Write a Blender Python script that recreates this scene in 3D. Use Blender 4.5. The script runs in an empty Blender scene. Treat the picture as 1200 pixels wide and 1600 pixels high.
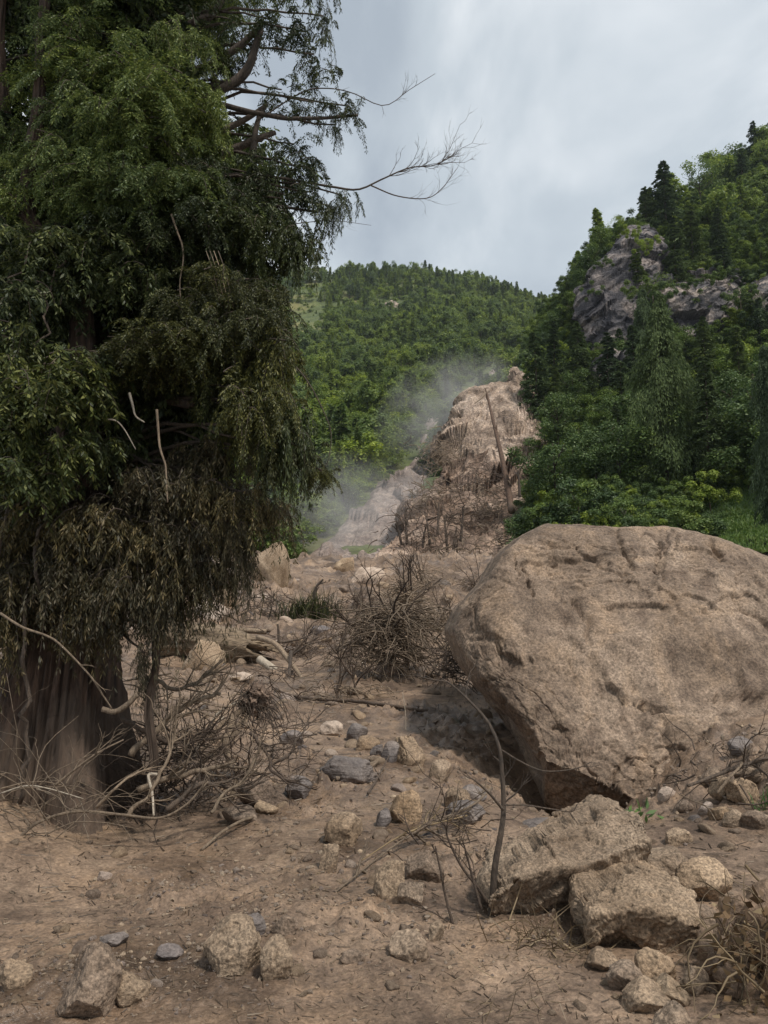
import bpy, bmesh, math, random
import numpy as np
from math import radians
from mathutils import Vector, Matrix

random.seed(7)
RNG = np.random.default_rng(7)
SC = bpy.context.scene
COL = SC.collection

# ------------------------------------------------------------------ camera
EYE = 1.8
FPX = 1202.0
PITCH = math.atan(180.0 / FPX)
cam_d = bpy.data.cameras.new("camera")
cam = bpy.data.objects.new("camera", cam_d)
COL.objects.link(cam)
cam.location = (0, 0, EYE)
cam.rotation_euler = (radians(90) + PITCH, 0, 0)
cam_d.sensor_fit = 'VERTICAL'
cam_d.sensor_height = 24.0
cam_d.lens = FPX / 1600.0 * 24.0
cam_d.clip_start = 0.05
cam_d.clip_end = 6000
SC.camera = cam

# ------------------------------------------------------------------ sky and sun
SUN_DIR = Vector((0.40, -0.36, 0.84)).normalized()      # towards the sun
world = bpy.data.worlds.new("World")
SC.world = world
world.use_nodes = True
nt = world.node_tree
nt.nodes.clear()
N = nt.nodes.new
sky = N('ShaderNodeTexSky')
sky.sky_type = 'NISHITA'
sky.sun_disc = False
sky.sun_elevation = math.asin(SUN_DIR.z)
sky.sun_rotation = math.atan2(SUN_DIR.x, SUN_DIR.y)
sky.altitude = 2800
geo = N('ShaderNodeTexCoord')
sep = N('ShaderNodeSeparateXYZ')
nt.links.new(geo.outputs['Generated'], sep.inputs[0])
zc = N('ShaderNodeMath'); zc.operation = 'MAXIMUM'; zc.inputs[1].default_value = 0.0
nt.links.new(sep.outputs['Z'], zc.inputs[0])
zz = N('ShaderNodeMath'); zz.operation = 'ADD'; zz.inputs[1].default_value = 0.22
nt.links.new(zc.outputs[0], zz.inputs[0])
dx = N('ShaderNodeMath'); dx.operation = 'DIVIDE'
dy = N('ShaderNodeMath'); dy.operation = 'DIVIDE'
nt.links.new(sep.outputs['X'], dx.inputs[0]); nt.links.new(zz.outputs[0], dx.inputs[1])
nt.links.new(sep.outputs['Y'], dy.inputs[0]); nt.links.new(zz.outputs[0], dy.inputs[1])
comb = N('ShaderNodeCombineXYZ')
nt.links.new(dx.outputs[0], comb.inputs[0]); nt.links.new(dy.outputs[0], comb.inputs[1])
mp = N('ShaderNodeMapping')
mp.inputs['Rotation'].default_value = (0, 0, radians(38))
mp.inputs['Scale'].default_value = (1.9, 0.8, 1)
mp.inputs['Location'].default_value = (0.55, 0.3, 2.0)
nt.links.new(comb.outputs[0], mp.inputs[0])
n1 = N('ShaderNodeTexNoise'); n1.inputs['Scale'].default_value = 0.95
n1.inputs['Detail'].default_value = 7; n1.inputs['Roughness'].default_value = 0.5
n1.inputs['Distortion'].default_value = 0.35
nt.links.new(mp.outputs[0], n1.inputs['Vector'])
cr = N('ShaderNodeValToRGB')
cr.color_ramp.elements[0].position = 0.42; cr.color_ramp.elements[0].color = (3.5, 3.95, 4.4, 1)
cr.color_ramp.elements[1].position = 0.60; cr.color_ramp.elements[1].color = (8.2, 8.4, 8.5, 1)
e = cr.color_ramp.elements.new(0.5); e.color = (4.8, 5.3, 5.65, 1)
nt.links.new(n1.outputs['Fac'], cr.inputs[0])
mxs = N('ShaderNodeMixRGB'); mxs.inputs[0].default_value = 0.86
nt.links.new(sky.outputs[0], mxs.inputs[1]); nt.links.new(cr.outputs[0], mxs.inputs[2])
bg = N('ShaderNodeBackground'); bg.inputs['Strength'].default_value = 0.105
nt.links.new(mxs.outputs[0], bg.inputs[0])
wo = N('ShaderNodeOutputWorld')
nt.links.new(bg.outputs[0], wo.inputs[0])

sun_d = bpy.data.lights.new("sun", 'SUN')
sun_d.energy = 3.0
sun_d.angle = radians(8)
sun_d.color = (1.0, 0.95, 0.88)
sun = bpy.data.objects.new("sun", sun_d)
COL.objects.link(sun)
sun.rotation_euler = (-SUN_DIR).to_track_quat('-Z', 'Y').to_euler()
sun.location = (20, -5, 60)

SC.view_settings.view_transform = 'Standard'
SC.view_settings.look = 'None'
SC.view_settings.exposure = 0.36
SC.view_settings.gamma = 1.0
SC.view_settings.use_curve_mapping = False
SC.render.engine = 'CYCLES'
SC.cycles.max_bounces = 6
SC.cycles.diffuse_bounces = 3
SC.cycles.glossy_bounces = 2
SC.cycles.transmission_bounces = 3
SC.cycles.volume_bounces = 0
SC.cycles.transparent_max_bounces = 6
SC.cycles.volume_step_rate = 2.0
SC.cycles.volume_max_steps = 64

# ------------------------------------------------------------------ helpers
CP, SP = math.cos(PITCH), math.sin(PITCH)

def P(px, py, Y):
    """Point seen at photo position (px, py) at distance Y in front of the camera."""
    px = np.asarray(px, float); py = np.asarray(py, float); Y = np.asarray(Y, float)
    r = (px - 600) / FPX; u = (800 - py) / FPX
    k = Y / (CP - u * SP)
    return np.stack(np.broadcast_arrays(r * k, Y, EYE + k * (SP + u * CP)), -1)

GT = np.array([[1,1,0],[-1,1,0],[1,-1,0],[-1,-1,0],[1,0,1],[-1,0,1],[1,0,-1],[-1,0,-1],
               [0,1,1],[0,-1,1],[0,1,-1],[0,-1,-1],[1,1,0],[-1,1,0],[0,-1,1],[0,-1,-1]], np.float32)

def pn(p, seed=0):
    p = np.asarray(p, np.float64)
    i = np.floor(p).astype(np.int64)
    f = (p - i).astype(np.float32)
    u = f * f * f * (f * (f * 6 - 15) + 10)
    out = None
    res = np.zeros(len(p), np.float32)
    for a in (0, 1):
        wx = u[:, 0] if a else 1 - u[:, 0]
        for b in (0, 1):
            wy = u[:, 1] if b else 1 - u[:, 1]
            for c in (0, 1):
                wz = u[:, 2] if c else 1 - u[:, 2]
                h = ((i[:, 0] + a) * 73856093) ^ ((i[:, 1] + b) * 19349663) ^ ((i[:, 2] + c) * 83492791) ^ (seed * 2654435761)
                h = (h ^ (h >> 13)) * 1274126177
                h = (h ^ (h >> 16)) & 15
                g = GT[h]
                d = g[:, 0] * (f[:, 0] - a) + g[:, 1] * (f[:, 1] - b) + g[:, 2] * (f[:, 2] - c)
                res += wx * wy * wz * d
    return res

def fbm(p, octv=4, seed=0, gain=0.5, ridge=False):
    p = np.asarray(p, np.float64)
    a, s, out = 1.0, 1.0, np.zeros(len(p), np.float32)
    for k in range(octv):
        n = pn(p * s + k * 17.3, seed + k)
        if ridge:
            n = 0.5 - np.abs(n) * 1.6
        out += a * n
        a *= gain; s *= 2.03
    return out

def facets(p, seed=0, tilt=1.0, off=0.5):
    """angular broken-rock relief: every cell of a scattered pattern is its own tilted plane"""
    p = np.asarray(p, np.float64); i0 = np.floor(p).astype(np.int64)
    best = np.full(len(p), 1e9); out = np.zeros(len(p))
    def rnd(h):
        h = (h ^ (h >> 13)) * 1274126177; h = (h ^ (h >> 16)) & 0xFFFFFF
        return h / float(0xFFFFFF)
    for a in (-1, 0, 1):
        for b in (-1, 0, 1):
            for c in (-1, 0, 1):
                i = i0 + [a, b, c]
                h = (i[:, 0] * 73856093) ^ (i[:, 1] * 19349663) ^ (i[:, 2] * 83492791) ^ (seed * 2654435761)
                q = p - i - np.stack([rnd(h + 11), rnd(h + 257), rnd(h + 7919)], -1)
                d = (q * q).sum(1)
                gr = np.stack([rnd(h + 31), rnd(h + 331), rnd(h + 3331)], -1) - 0.5
                v = off * (rnd(h + 101) - 0.5) + tilt * (q * gr).sum(1)
                m = d < best
                best = np.where(m, d, best); out = np.where(m, v, out)
    return out

def xyz(x, y, z=0.0):
    return np.stack(np.broadcast_arrays(np.asarray(x, float), np.asarray(y, float), np.asarray(z, float)), -1)

def mesh_np(name, V, F, smooth=True):
    V = np.ascontiguousarray(V, np.float32); F = np.ascontiguousarray(F, np.int32)
    me = bpy.data.meshes.new(name)
    k = F.shape[1]
    me.vertices.add(len(V)); me.vertices.foreach_set('co', V.ravel())
    me.loops.add(F.size); me.loops.foreach_set('vertex_index', F.ravel())
    me.polygons.add(len(F))
    me.polygons.foreach_set('loop_start', np.arange(0, F.size, k, dtype=np.int32))
    me.polygons.foreach_set('loop_total', np.full(len(F), k, np.int32))
    me.polygons.foreach_set('use_smooth', np.full(len(F), smooth, bool))
    me.update(calc_edges=True)
    return me

def tag(o, label=None, cat=None, group=None, kind=None):
    if label: o['label'] = label
    if cat: o['category'] = cat
    if group: o['group'] = group
    if kind: o['kind'] = kind
    return o

def obj(name, me, mat=None, parent=None, loc=None):
    if mat is not None and len(me.materials) == 0:
        me.materials.append(mat)
    o = bpy.data.objects.new(name, me)
    COL.objects.link(o)
    if loc is not None: o.location = loc
    if parent is not None: o.parent = parent
    return o

def empty(name, loc=(0, 0, 0)):
    o = bpy.data.objects.new(name, None)
    o.empty_display_size = 0.2
    o.location = loc
    COL.objects.link(o)
    return o

class MB:
    """collects quads"""
    def __init__(s): s.V = []; s.F = []; s.n = 0
    def add(s, V, F):
        s.V.append(np.asarray(V, np.float32)); s.F.append(np.asarray(F, np.int64) + s.n); s.n += len(V)
    def mesh(s, name, smooth=True, origin=None):
        V = np.concatenate(s.V); F = np.concatenate(s.F)
        if origin is not None: V = V - np.asarray(origin, np.float32)
        return mesh_np(name, V, F, smooth)
    def tube(s, pts, rad, k=6, cap=True):
        pts = np.asarray(pts, float); n = len(pts)
        rad = np.broadcast_to(np.asarray(rad, float), (n,))
        T = np.gradient(pts, axis=0); T /= np.linalg.norm(T, axis=1, keepdims=True) + 1e-9
        ref = np.array([0.31, 0.17, 0.93]) if abs(T[0][2]) < 0.8 else np.array([0.93, 0.31, 0.17])
        A = np.cross(T, ref); A /= np.linalg.norm(A, axis=1, keepdims=True) + 1e-9
        B = np.cross(T, A)
        th = np.arange(k) / k * 2 * np.pi
        V = pts[:, None] + rad[:, None, None] * (np.cos(th)[None, :, None] * A[:, None] + np.sin(th)[None, :, None] * B[:, None])
        V = V.reshape(-1, 3)
        i = np.arange(n - 1)[:, None] * k; j = np.arange(k)[None]; j2 = (j + 1) % k
        F = np.stack([i + j, i + j2, i + k + j2, i + k + j], -1).reshape(-1, 4)
        if cap:
            V = np.concatenate([V, pts[:1], pts[-1:]])
            c0 = n * k; c1 = c0 + 1
            jj = np.arange(0, k, 2)
            f0 = np.stack([np.full(len(jj), c0), (jj + 2) % k, (jj + 1) % k, jj], -1)
            b = (n - 1) * k
            f1 = np.stack([np.full(len(jj), c1), b + jj, b + (jj + 1) % k, b + (jj + 2) % k], -1)
            F = np.concatenate([F, f0, f1])
        s.add(V, F)

def smooth_path(pts, n):
    """Catmull-Rom through pts"""
    p = np.asarray(pts, float)
    p = np.concatenate([2 * p[:1] - p[1:2], p, 2 * p[-1:] - p[-2:-1]])
    m = len(p) - 3
    t = np.linspace(0, m - 1e-6, n); i = t.astype(int); f = (t - i)[:, None]
    a, b, c, d = p[i], p[i + 1], p[i + 2], p[i + 3]
    return 0.5 * ((2 * b) + (-a + c) * f + (2 * a - 5 * b + 4 * c - d) * f ** 2 + (-a + 3 * b - 3 * c + d) * f ** 3)

class TPS:
    def __init__(s, uv, z, lam=1e-3):
        s.uv = np.asarray(uv, float); n = len(s.uv)
        K = s.k(s.uv); K += np.eye(n) * lam
        Q = np.c_[np.ones(n), s.uv]
        A = np.block([[K, Q], [Q.T, np.zeros((3, 3))]])
        s.w = np.linalg.solve(A, np.r_[np.asarray(z, float), 0, 0, 0])
    def k(s, q):
        d2 = ((q[:, None] - s.uv[None]) ** 2).sum(-1)
        return 0.5 * d2 * np.log(d2 + 1e-12)
    def __call__(s, q):
        q = np.asarray(q, float); out = np.empty(len(q))
        for a in range(0, len(q), 20000):
            b = q[a:a + 20000]
            out[a:a + 20000] = s.k(b) @ s.w[:-3] + np.c_[np.ones(len(b)), b] @ s.w[-3:]
        return out

# ------------------------------------------------------------------ materials
def mat_new(name):
    m = bpy.data.materials.new(name); m.use_nodes = True
    t = m.node_tree; t.nodes.clear()
    out = t.nodes.new('ShaderNodeOutputMaterial')
    return m, t, out

def node(t, typ, **kw):
    n = t.nodes.new(typ)
    for k, v in kw.items():
        if k.startswith('i_'): n.inputs[k[2:].replace('_', ' ')].default_value = v
        else: setattr(n, k, v)
    return n

def ramp(t, fac, stops):
    r = t.nodes.new('ShaderNodeValToRGB'); el = r.color_ramp.elements
    while len(el) < len(stops): el.new(0.5)
    for e, (p, c) in zip(el, stops):
        e.position = p
        e.color = (*c, 1) if len(c) == 3 else c
    t.links.new(fac, r.inputs[0]); return r.outputs[0]

def mixc(t, fac, a, b, mode='MIX'):
    m = t.nodes.new('ShaderNodeMixRGB'); m.blend_type = mode
    for k, v in ((0, fac), (1, a), (2, b)):
        if isinstance(v, (int, float)): m.inputs[k].default_value = v
        elif isinstance(v, tuple): m.inputs[k].default_value = (*v, 1)
        else: t.links.new(v, m.inputs[k])
    return m.outputs[0]

def noise(t, vec, scale, detail=5, rough=0.55, dist=0.0):
    n = node(t, 'ShaderNodeTexNoise', i_Scale=scale, i_Detail=detail, i_Roughness=rough, i_Distortion=dist)
    t.links.new(vec, n.inputs['Vector']); return n.outputs['Fac']

def g(v): return (v, v, v)

def earth_mat(name, c0, c1, c2, speck=0.5, scale=1.0, bump=0.6, rough=0.8, wet=0.0, tint=0.15, strata=0.0, fine=55.0, island=False, streak=0.0):
    """mud, soil and rock: three tones in patches, light grains, fine relief"""
    m, t, out = mat_new(name)
    tc = t.nodes.new('ShaderNodeTexCoord'); vec = tc.outputs['Object']
    oi = t.nodes.new('ShaderNodeObjectInfo')
    addv = node(t, 'ShaderNodeVectorMath', operation='ADD')
    mulv = node(t, 'ShaderNodeVectorMath', operation='SCALE'); mulv.inputs['Scale'].default_value = 37.0
    cmb = t.nodes.new('ShaderNodeCombineXYZ')
    t.links.new(oi.outputs['Random'], cmb.inputs[0]); t.links.new(oi.outputs['Random'], cmb.inputs[2])
    t.links.new(cmb.outputs[0], mulv.inputs[0])
    t.links.new(vec, addv.inputs[0]); t.links.new(mulv.outputs[0], addv.inputs[1])
    vec = addv.outputs[0]
    big = noise(t, vec, 0.9 * scale, 6, 0.6, 0.3)
    mid = noise(t, vec, 6.5 * scale, 6, 0.65, 0.2)
    fin = noise(t, vec, fine * scale, 4, 0.7)
    col = ramp(t, big, [(0.33, c0), (0.5, c1), (0.68, c2)])
    if streak > 0:
        ms = node(t, 'ShaderNodeMapping'); ms.inputs['Scale'].default_value = (1.3, 1.3, 0.35); ms.inputs['Rotation'].default_value = (0.3, 0.25, 0)
        t.links.new(vec, ms.inputs[0])
        st = noise(t, ms.outputs[0], 1.7 * scale, 7, 0.62, 0.8)
        col = mixc(t, streak, col, ramp(t, st, [(0.36, (0.5, 0.47, 0.46)), (0.5, (0.97, 0.97, 0.97)), (0.64, (1.22, 1.17, 1.08))]), 'MULTIPLY')
    m2 = ramp(t, mid, [(0.3, g(0.55)), (0.5, g(1.0)), (0.72, g(1.35))])
    col = mixc(t, 0.75, col, m2, 'MULTIPLY')
    f2 = ramp(t, fin, [(0.34, g(0.4)), (0.5, g(1.0)), (0.66, g(1.7))])
    col = mixc(t, speck, col, f2, 'MULTIPLY')
    vo = node(t, 'ShaderNodeTexVoronoi', i_Scale=fine * 1.6 * scale); t.links.new(vec, vo.inputs['Vector'])
    gr = ramp(t, vo.outputs['Distance'], [(0.10, g(1.0)), (0.24, g(0.0))])
    msk = ramp(t, mid, [(0.48, g(0.0)), (0.66, g(speck * 0.75))])
    gm = node(t, 'ShaderNodeMath', operation='MULTIPLY'); t.links.new(gr, gm.inputs[0]); t.links.new(msk, gm.inputs[1])
    col = mixc(t, gm.outputs[0], col, (0.42, 0.35, 0.26))
    if island:
        ge = t.nodes.new('ShaderNodeNewGeometry'); rnd = ge.outputs['Random Per Island']
    else:
        rnd = oi.outputs['Random']
    tv = ramp(t, rnd, [(0.0, (1 - tint, 1 - tint, 1 - tint * 0.7)), (0.5, (1, 1, 1)), (1.0, (1 + tint, 1 + tint * 0.8, 1 + tint * 0.5))])
    col = mixc(t, 1.0, col, tv, 'MULTIPLY')
    b = node(t, 'ShaderNodeBsdfPrincipled', i_Roughness=rough)
    b.inputs['Specular IOR Level'].default_value = 0.35
    t.links.new(col, b.inputs['Base Color'])
    if wet > 0:
        wn = noise(t, vec, 0.55 * scale, 4, 0.6)
        wr = ramp(t, wn, [(0.45, g(rough)), (0.62, g(rough - wet))])
        t.links.new(wr, b.inputs['Roughness'])
    h1 = node(t, 'ShaderNodeMath', operation='MULTIPLY'); h1.inputs[1].default_value = 1.0; t.links.new(mid, h1.inputs[0])
    h2 = node(t, 'ShaderNodeMath', operation='MULTIPLY_ADD'); h2.inputs[1].default_value = 0.34
    t.links.new(fin, h2.inputs[0]); t.links.new(h1.outputs[0], h2.inputs[2])
    hh = h2.outputs[0]
    if strata > 0:
        mpn = node(t, 'ShaderNodeMapping'); mpn.inputs['Scale'].default_value = (1.2, 1.2, 14); mpn.inputs['Rotation'].default_value = (0.25, 0.3, 0)
        t.links.new(vec, mpn.inputs[0])
        sn = noise(t, mpn.outputs[0], 1.6 * scale, 5, 0.6, 0.5)
        h3 = node(t, 'ShaderNodeMath', operation='MULTIPLY_ADD'); h3.inputs[1].default_value = strata
        t.links.new(sn, h3.inputs[0]); t.links.new(hh, h3.inputs[2]); hh = h3.outputs[0]
    bu = node(t, 'ShaderNodeBump', i_Strength=bump, i_Distance=0.05 / scale)
    t.links.new(hh, bu.inputs['Height']); t.links.new(bu.outputs[0], b.inputs['Normal'])
    t.links.new(b.outputs[0], out.inputs[0])
    return m

def leaf_mat(name, ca, cb, cc, trans=0.3, rough=0.55, osc=0.25):
    """foliage: every leaf its own tone, every plant its own tint"""
    m, t, out = mat_new(name)
    ge = t.nodes.new('ShaderNodeNewGeometry'); oi = t.nodes.new('ShaderNodeObjectInfo')
    col = ramp(t, ge.outputs['Random Per Island'], [(0.0, ca), (0.55, cb), (1.0, cc)])
    tv = ramp(t, oi.outputs['Random'], [(0.0, (1 - osc, 1 - osc * 0.9, 1 - osc * 0.4)), (0.5, (1, 1, 1)), (1.0, (1 + osc * 1.3, 1 + osc, 1 - osc * 0.3))])
    col = mixc(t, 1.0, col, tv, 'MULTIPLY')
    b = node(t, 'ShaderNodeBsdfPrincipled', i_Roughness=rough); t.links.new(col, b.inputs['Base Color'])
    b.inputs['Specular IOR Level'].default_value = 0.3
    tr = t.nodes.new('ShaderNodeBsdfTranslucent'); t.links.new(col, tr.inputs[0])
    mx = t.nodes.new('ShaderNodeMixShader'); mx.inputs[0].default_value = trans
    t.links.new(b.outputs[0], mx.inputs[1]); t.links.new(tr.outputs[0], mx.inputs[2])
    t.links.new(mx.outputs[0], out.inputs[0]); return m

def bark_mat(name, c0, c1, sz=(14, 14, 1.6), bump=0.8, mossy=None, splash=False):
    m, t, out = mat_new(name)
    tc = t.nodes.new('ShaderNodeTexCoord')
    mpn = node(t, 'ShaderNodeMapping'); mpn.inputs['Scale'].default_value = sz
    t.links.new(tc.outputs['Object'], mpn.inputs[0])
    f = noise(t, mpn.outputs[0], 1.5, 7, 0.65, 0.4)
    col = ramp(t, f, [(0.32, c0), (0.66, c1)])
    if mossy:
        k = noise(t, tc.outputs['Object'], 2.3, 5, 0.6)
        col = mixc(t, ramp(t, k, [(0.5, g(0.0)), (0.62, g(0.85))]), col, mossy)
    if splash:      # mud flung up the foot of the trunk, with a ragged upper edge
        sx = t.nodes.new('ShaderNodeSeparateXYZ'); t.links.new(tc.outputs['Object'], sx.inputs[0])
        nn_ = noise(t, tc.outputs['Object'], 3.0, 6, 0.7)
        ad = node(t, 'ShaderNodeMath', operation='MULTIPLY_ADD'); t.links.new(nn_, ad.inputs[0]); ad.inputs[1].default_value = -1.6; t.links.new(sx.outputs['Z'], ad.inputs[2])
        col = mixc(t, ramp(t, ad.outputs[0], [(0.0, g(0.6)), (0.18, g(0.0))]), col, (0.11, 0.078, 0.054))
    oi = t.nodes.new('ShaderNodeObjectInfo')
    col = mixc(t, 1.0, col, ramp(t, oi.outputs['Random'], [(0, g(0.75)), (1, g(1.3))]), 'MULTIPLY')
    b = node(t, 'ShaderNodeBsdfPrincipled', i_Roughness=0.85); t.links.new(col, b.inputs['Base Color'])
    bu = node(t, 'ShaderNodeBump', i_Strength=bump, i_Distance=0.03); t.links.new(f, bu.inputs['Height'])
    t.links.new(bu.outputs[0], b.inputs['Normal']); t.links.new(b.outputs[0], out.inputs[0]); return m

M = {}
M['mud'] = earth_mat('mud', (0.08, 0.054, 0.036), (0.16, 0.111, 0.077), (0.24, 0.172, 0.12), speck=0.6, bump=0.6, rough=0.7, wet=0.42, fine=42, streak=0.75)
M['boulder'] = earth_mat('boulder_rock', (0.12, 0.087, 0.063), (0.165, 0.121, 0.088), (0.225, 0.17, 0.127), speck=0.85, bump=0.45, strata=0.2, fine=34, rough=0.85, streak=0.8)
M['rock'] = earth_mat('muddy_stone', (0.14, 0.098, 0.064), (0.21, 0.152, 0.102), (0.285, 0.213, 0.147), speck=0.85, scale=2.6, bump=0.8, fine=26, tint=0.22)
M['tan'] = earth_mat('tan_stone', (0.18, 0.12, 0.07), (0.25, 0.178, 0.115), (0.33, 0.25, 0.17), speck=0.7, scale=2.2, bump=0.8, fine=26)
M['slate'] = earth_mat('dark_slate', (0.09, 0.075, 0.07), (0.15, 0.127, 0.115), (0.24, 0.19, 0.155), speck=0.5, scale=2.5, bump=0.7, fine=24, rough=0.55, strata=1.5)
M['pale'] = earth_mat('pale_stone', (0.27, 0.20, 0.15), (0.36, 0.28, 0.22), (0.43, 0.35, 0.285), speck=0.4, scale=1.0, bump=0.8, fine=24)
M['debris'] = earth_mat('debris_slope', (0.075, 0.05, 0.036), (0.165, 0.113, 0.083), (0.33, 0.25, 0.195), speck=0.8, scale=0.4, streak=0.5, bump=1.0, fine=14)
M['chute'] = earth_mat('bare_chute', (0.18, 0.135, 0.11), (0.26, 0.205, 0.17), (0.34, 0.28, 0.24), speck=0.7, scale=0.25, streak=0.6, bump=0.8, fine=14)
M['cliff'] = earth_mat('cliff_rock', (0.022, 0.021, 0.026), (0.075, 0.068, 0.07), (0.30, 0.245, 0.21), speck=0.8, scale=0.3, bump=1.0, fine=12, strata=1.0)
M['debris_pale'] = earth_mat('pale_slide_rock', (0.10, 0.072, 0.054), (0.235, 0.178, 0.137), (0.36, 0.285, 0.23), speck=0.9, scale=0.4, bump=1.0, fine=14, streak=0.5)
M['gravel'] = earth_mat('gravel', (0.12, 0.088, 0.062), (0.19, 0.145, 0.105), (0.28, 0.22, 0.16), speck=0.5, scale=3, bump=0.5, tint=0.35, island=True)
M['hill'] = earth_mat('hill_soil', (0.045, 0.065, 0.02), (0.08, 0.10, 0.03), (0.14, 0.13, 0.045), speck=0.5, scale=0.06, bump=0.4, fine=20)
M['meadow'] = earth_mat('meadow_soil', (0.06, 0.10, 0.03), (0.085, 0.13, 0.04), (0.11, 0.15, 0.05), speck=0.5, scale=0.15, bump=0.4, fine=20)
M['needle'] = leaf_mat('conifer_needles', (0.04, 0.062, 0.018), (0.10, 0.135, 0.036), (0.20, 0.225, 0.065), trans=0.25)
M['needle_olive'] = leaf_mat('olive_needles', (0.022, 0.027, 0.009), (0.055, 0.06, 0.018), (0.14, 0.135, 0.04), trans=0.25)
M['needle_muddy'] = leaf_mat('mud_splashed_leaves', (0.03, 0.028, 0.014), (0.065, 0.055, 0.026), (0.13, 0.10, 0.055), trans=0.15)
M['broad'] = leaf_mat('broad_leaves', (0.02, 0.03, 0.01), (0.05, 0.065, 0.02), (0.13, 0.14, 0.05), trans=0.25, rough=0.5)
M['needle_shaded'] = leaf_mat('shaded_needles', (0.015, 0.022, 0.008), (0.035, 0.048, 0.016), (0.075, 0.085, 0.03), trans=0.2)  # darker copy of the needles: backlit shade of the sprays put into the colour
M['canopy_near'] = leaf_mat('hillside_leaves', (0.045, 0.08, 0.022), (0.09, 0.145, 0.036), (0.155, 0.205, 0.056), trans=0.3, osc=0.4)
M['fir'] = leaf_mat('far_conifer_needles', (0.07, 0.115, 0.034), (0.145, 0.205, 0.055), (0.25, 0.30, 0.08), trans=0.4, osc=0.35)
M['weep'] = leaf_mat('weeping_conifer_needles', (0.05, 0.075, 0.032), (0.075, 0.108, 0.043), (0.10, 0.135, 0.053), trans=0.25, rough=0.9)
M['canopy'] = leaf_mat('broadleaf_canopy', (0.08, 0.13, 0.026), (0.17, 0.235, 0.046), (0.26, 0.315, 0.075), trans=0.4, osc=0.4)
M['lime'] = leaf_mat('bright_bush_leaves', (0.09, 0.145, 0.026), (0.155, 0.225, 0.042), (0.22, 0.29, 0.065), trans=0.3)
M['grass'] = leaf_mat('bank_grass', (0.06, 0.11, 0.025), (0.09, 0.15, 0.035), (0.14, 0.19, 0.055), trans=0.3)
M['bark'] = bark_mat('red_brown_bark', (0.02, 0.012, 0.008), (0.12, 0.07, 0.044), bump=1.0, splash=True)
M['bark_dark'] = bark_mat('dark_bark', (0.03, 0.022, 0.016), (0.10, 0.07, 0.048), (30, 30, 8))
M['wood'] = bark_mat('muddy_dead_wood', (0.10, 0.07, 0.045), (0.27, 0.20, 0.135), (30, 30, 6))
M['wood_pale'] = bark_mat('pale_dead_wood', (0.2, 0.16, 0.12), (0.42, 0.36, 0.28), (30, 30, 6))
M['log'] = bark_mat('broken_log_wood', (0.07, 0.048, 0.03), (0.30, 0.22, 0.14), (3, 16, 16), bump=1.0)
M['twig'] = bark_mat('dark_twigs', (0.04, 0.026, 0.018), (0.11, 0.075, 0.05), (40, 40, 40))
M['straw'] = leaf_mat('dry_straw', (0.07, 0.05, 0.03), (0.14, 0.10, 0.06), (0.24, 0.18, 0.11), trans=0.1, osc=0.1)
M['litter'] = leaf_mat('mud_litter', (0.04, 0.028, 0.02), (0.085, 0.06, 0.043), (0.19, 0.145, 0.105), trans=0.0, osc=0.1)
M['deadleaf'] = leaf_mat('dead_leaves', (0.05, 0.03, 0.018), (0.12, 0.075, 0.04), (0.25, 0.19, 0.12), trans=0.1)
M['greenleaf'] = leaf_mat('fresh_leaf', (0.07, 0.13, 0.03), (0.1, 0.17, 0.05), (0.16, 0.22, 0.08), trans=0.3)
# ------------------------------------------------------------------ terrain shapes
g_ctl = []
for py, Y in [(1600, 3.35), (1500, 3.95), (1400, 4.9), (1300, 6.3), (1250, 7.3), (1200, 8.6)]:
    for px in (-500, 100, 450, 800, 1250, 1700):
        if px >= 800 and py < 1300: continue
        g_ctl.append((px, py, Y))
for py, Y in [(1150, 10.5), (1100, 13.0), (1050, 16.5), (1000, 21), (950, 27), (905, 35), (872, 43)]:
    for px in (300, 480, 640):
        g_ctl.append((px, py, Y))
g_ctl += [(60, 1235, 7.0), (-150, 1220, 7.0), (900, 1280, 7.9), (820, 1240, 8.4), (1010, 1270, 7.2), (1100, 1262, 7.0), (1200, 1188, 7.3), (1450, 1170, 7.6),
          (760, 1120, 12.2), (790, 1010, 21), (760, 930, 32), (1000, 1000, 22), (1350, 980, 24), (1200, 900, 40), (-100, 1060, 14), (-100, 960, 26), (0, 890, 42), (900, 870, 46), (1300, 850, 46)]
gc = np.array([P(*c) for c in g_ctl])
gx = [(-6, -9, -0.3), (6, -9, -0.2), (0, -3, -0.1), (-30, 55, 3), (0, 70, 2), (-60, 60, 3), (60, 70, 6), (-45, 30, 2), (50, 30, 4), (-14, 4, 0.8), (14, 4, 0.5), (-4, 52, 4.6), (3, 55, 5.0)]
gc = np.concatenate([gc, np.array(gx, float)])
def guv(x, y):
    y = np.asarray(y, float); yy = np.maximum(y, -9.0)
    return np.stack([np.asarray(x, float) / (0.3 * np.abs(yy) + 3), 1.6 * np.log(yy + 12.0)], -1)
g_tps = TPS(guv(gc[:, 0], gc[:, 1]), gc[:, 2], 2e-3)

def ground_base(x, y): return g_tps(guv(x, y))

def rough_mask(x, y):
    return np.clip(0.5 + 2.1 * fbm(xyz(x, y, 3.0) * [0.55, 0.55, 1], 3, 31), 0.04, 1.3)

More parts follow.
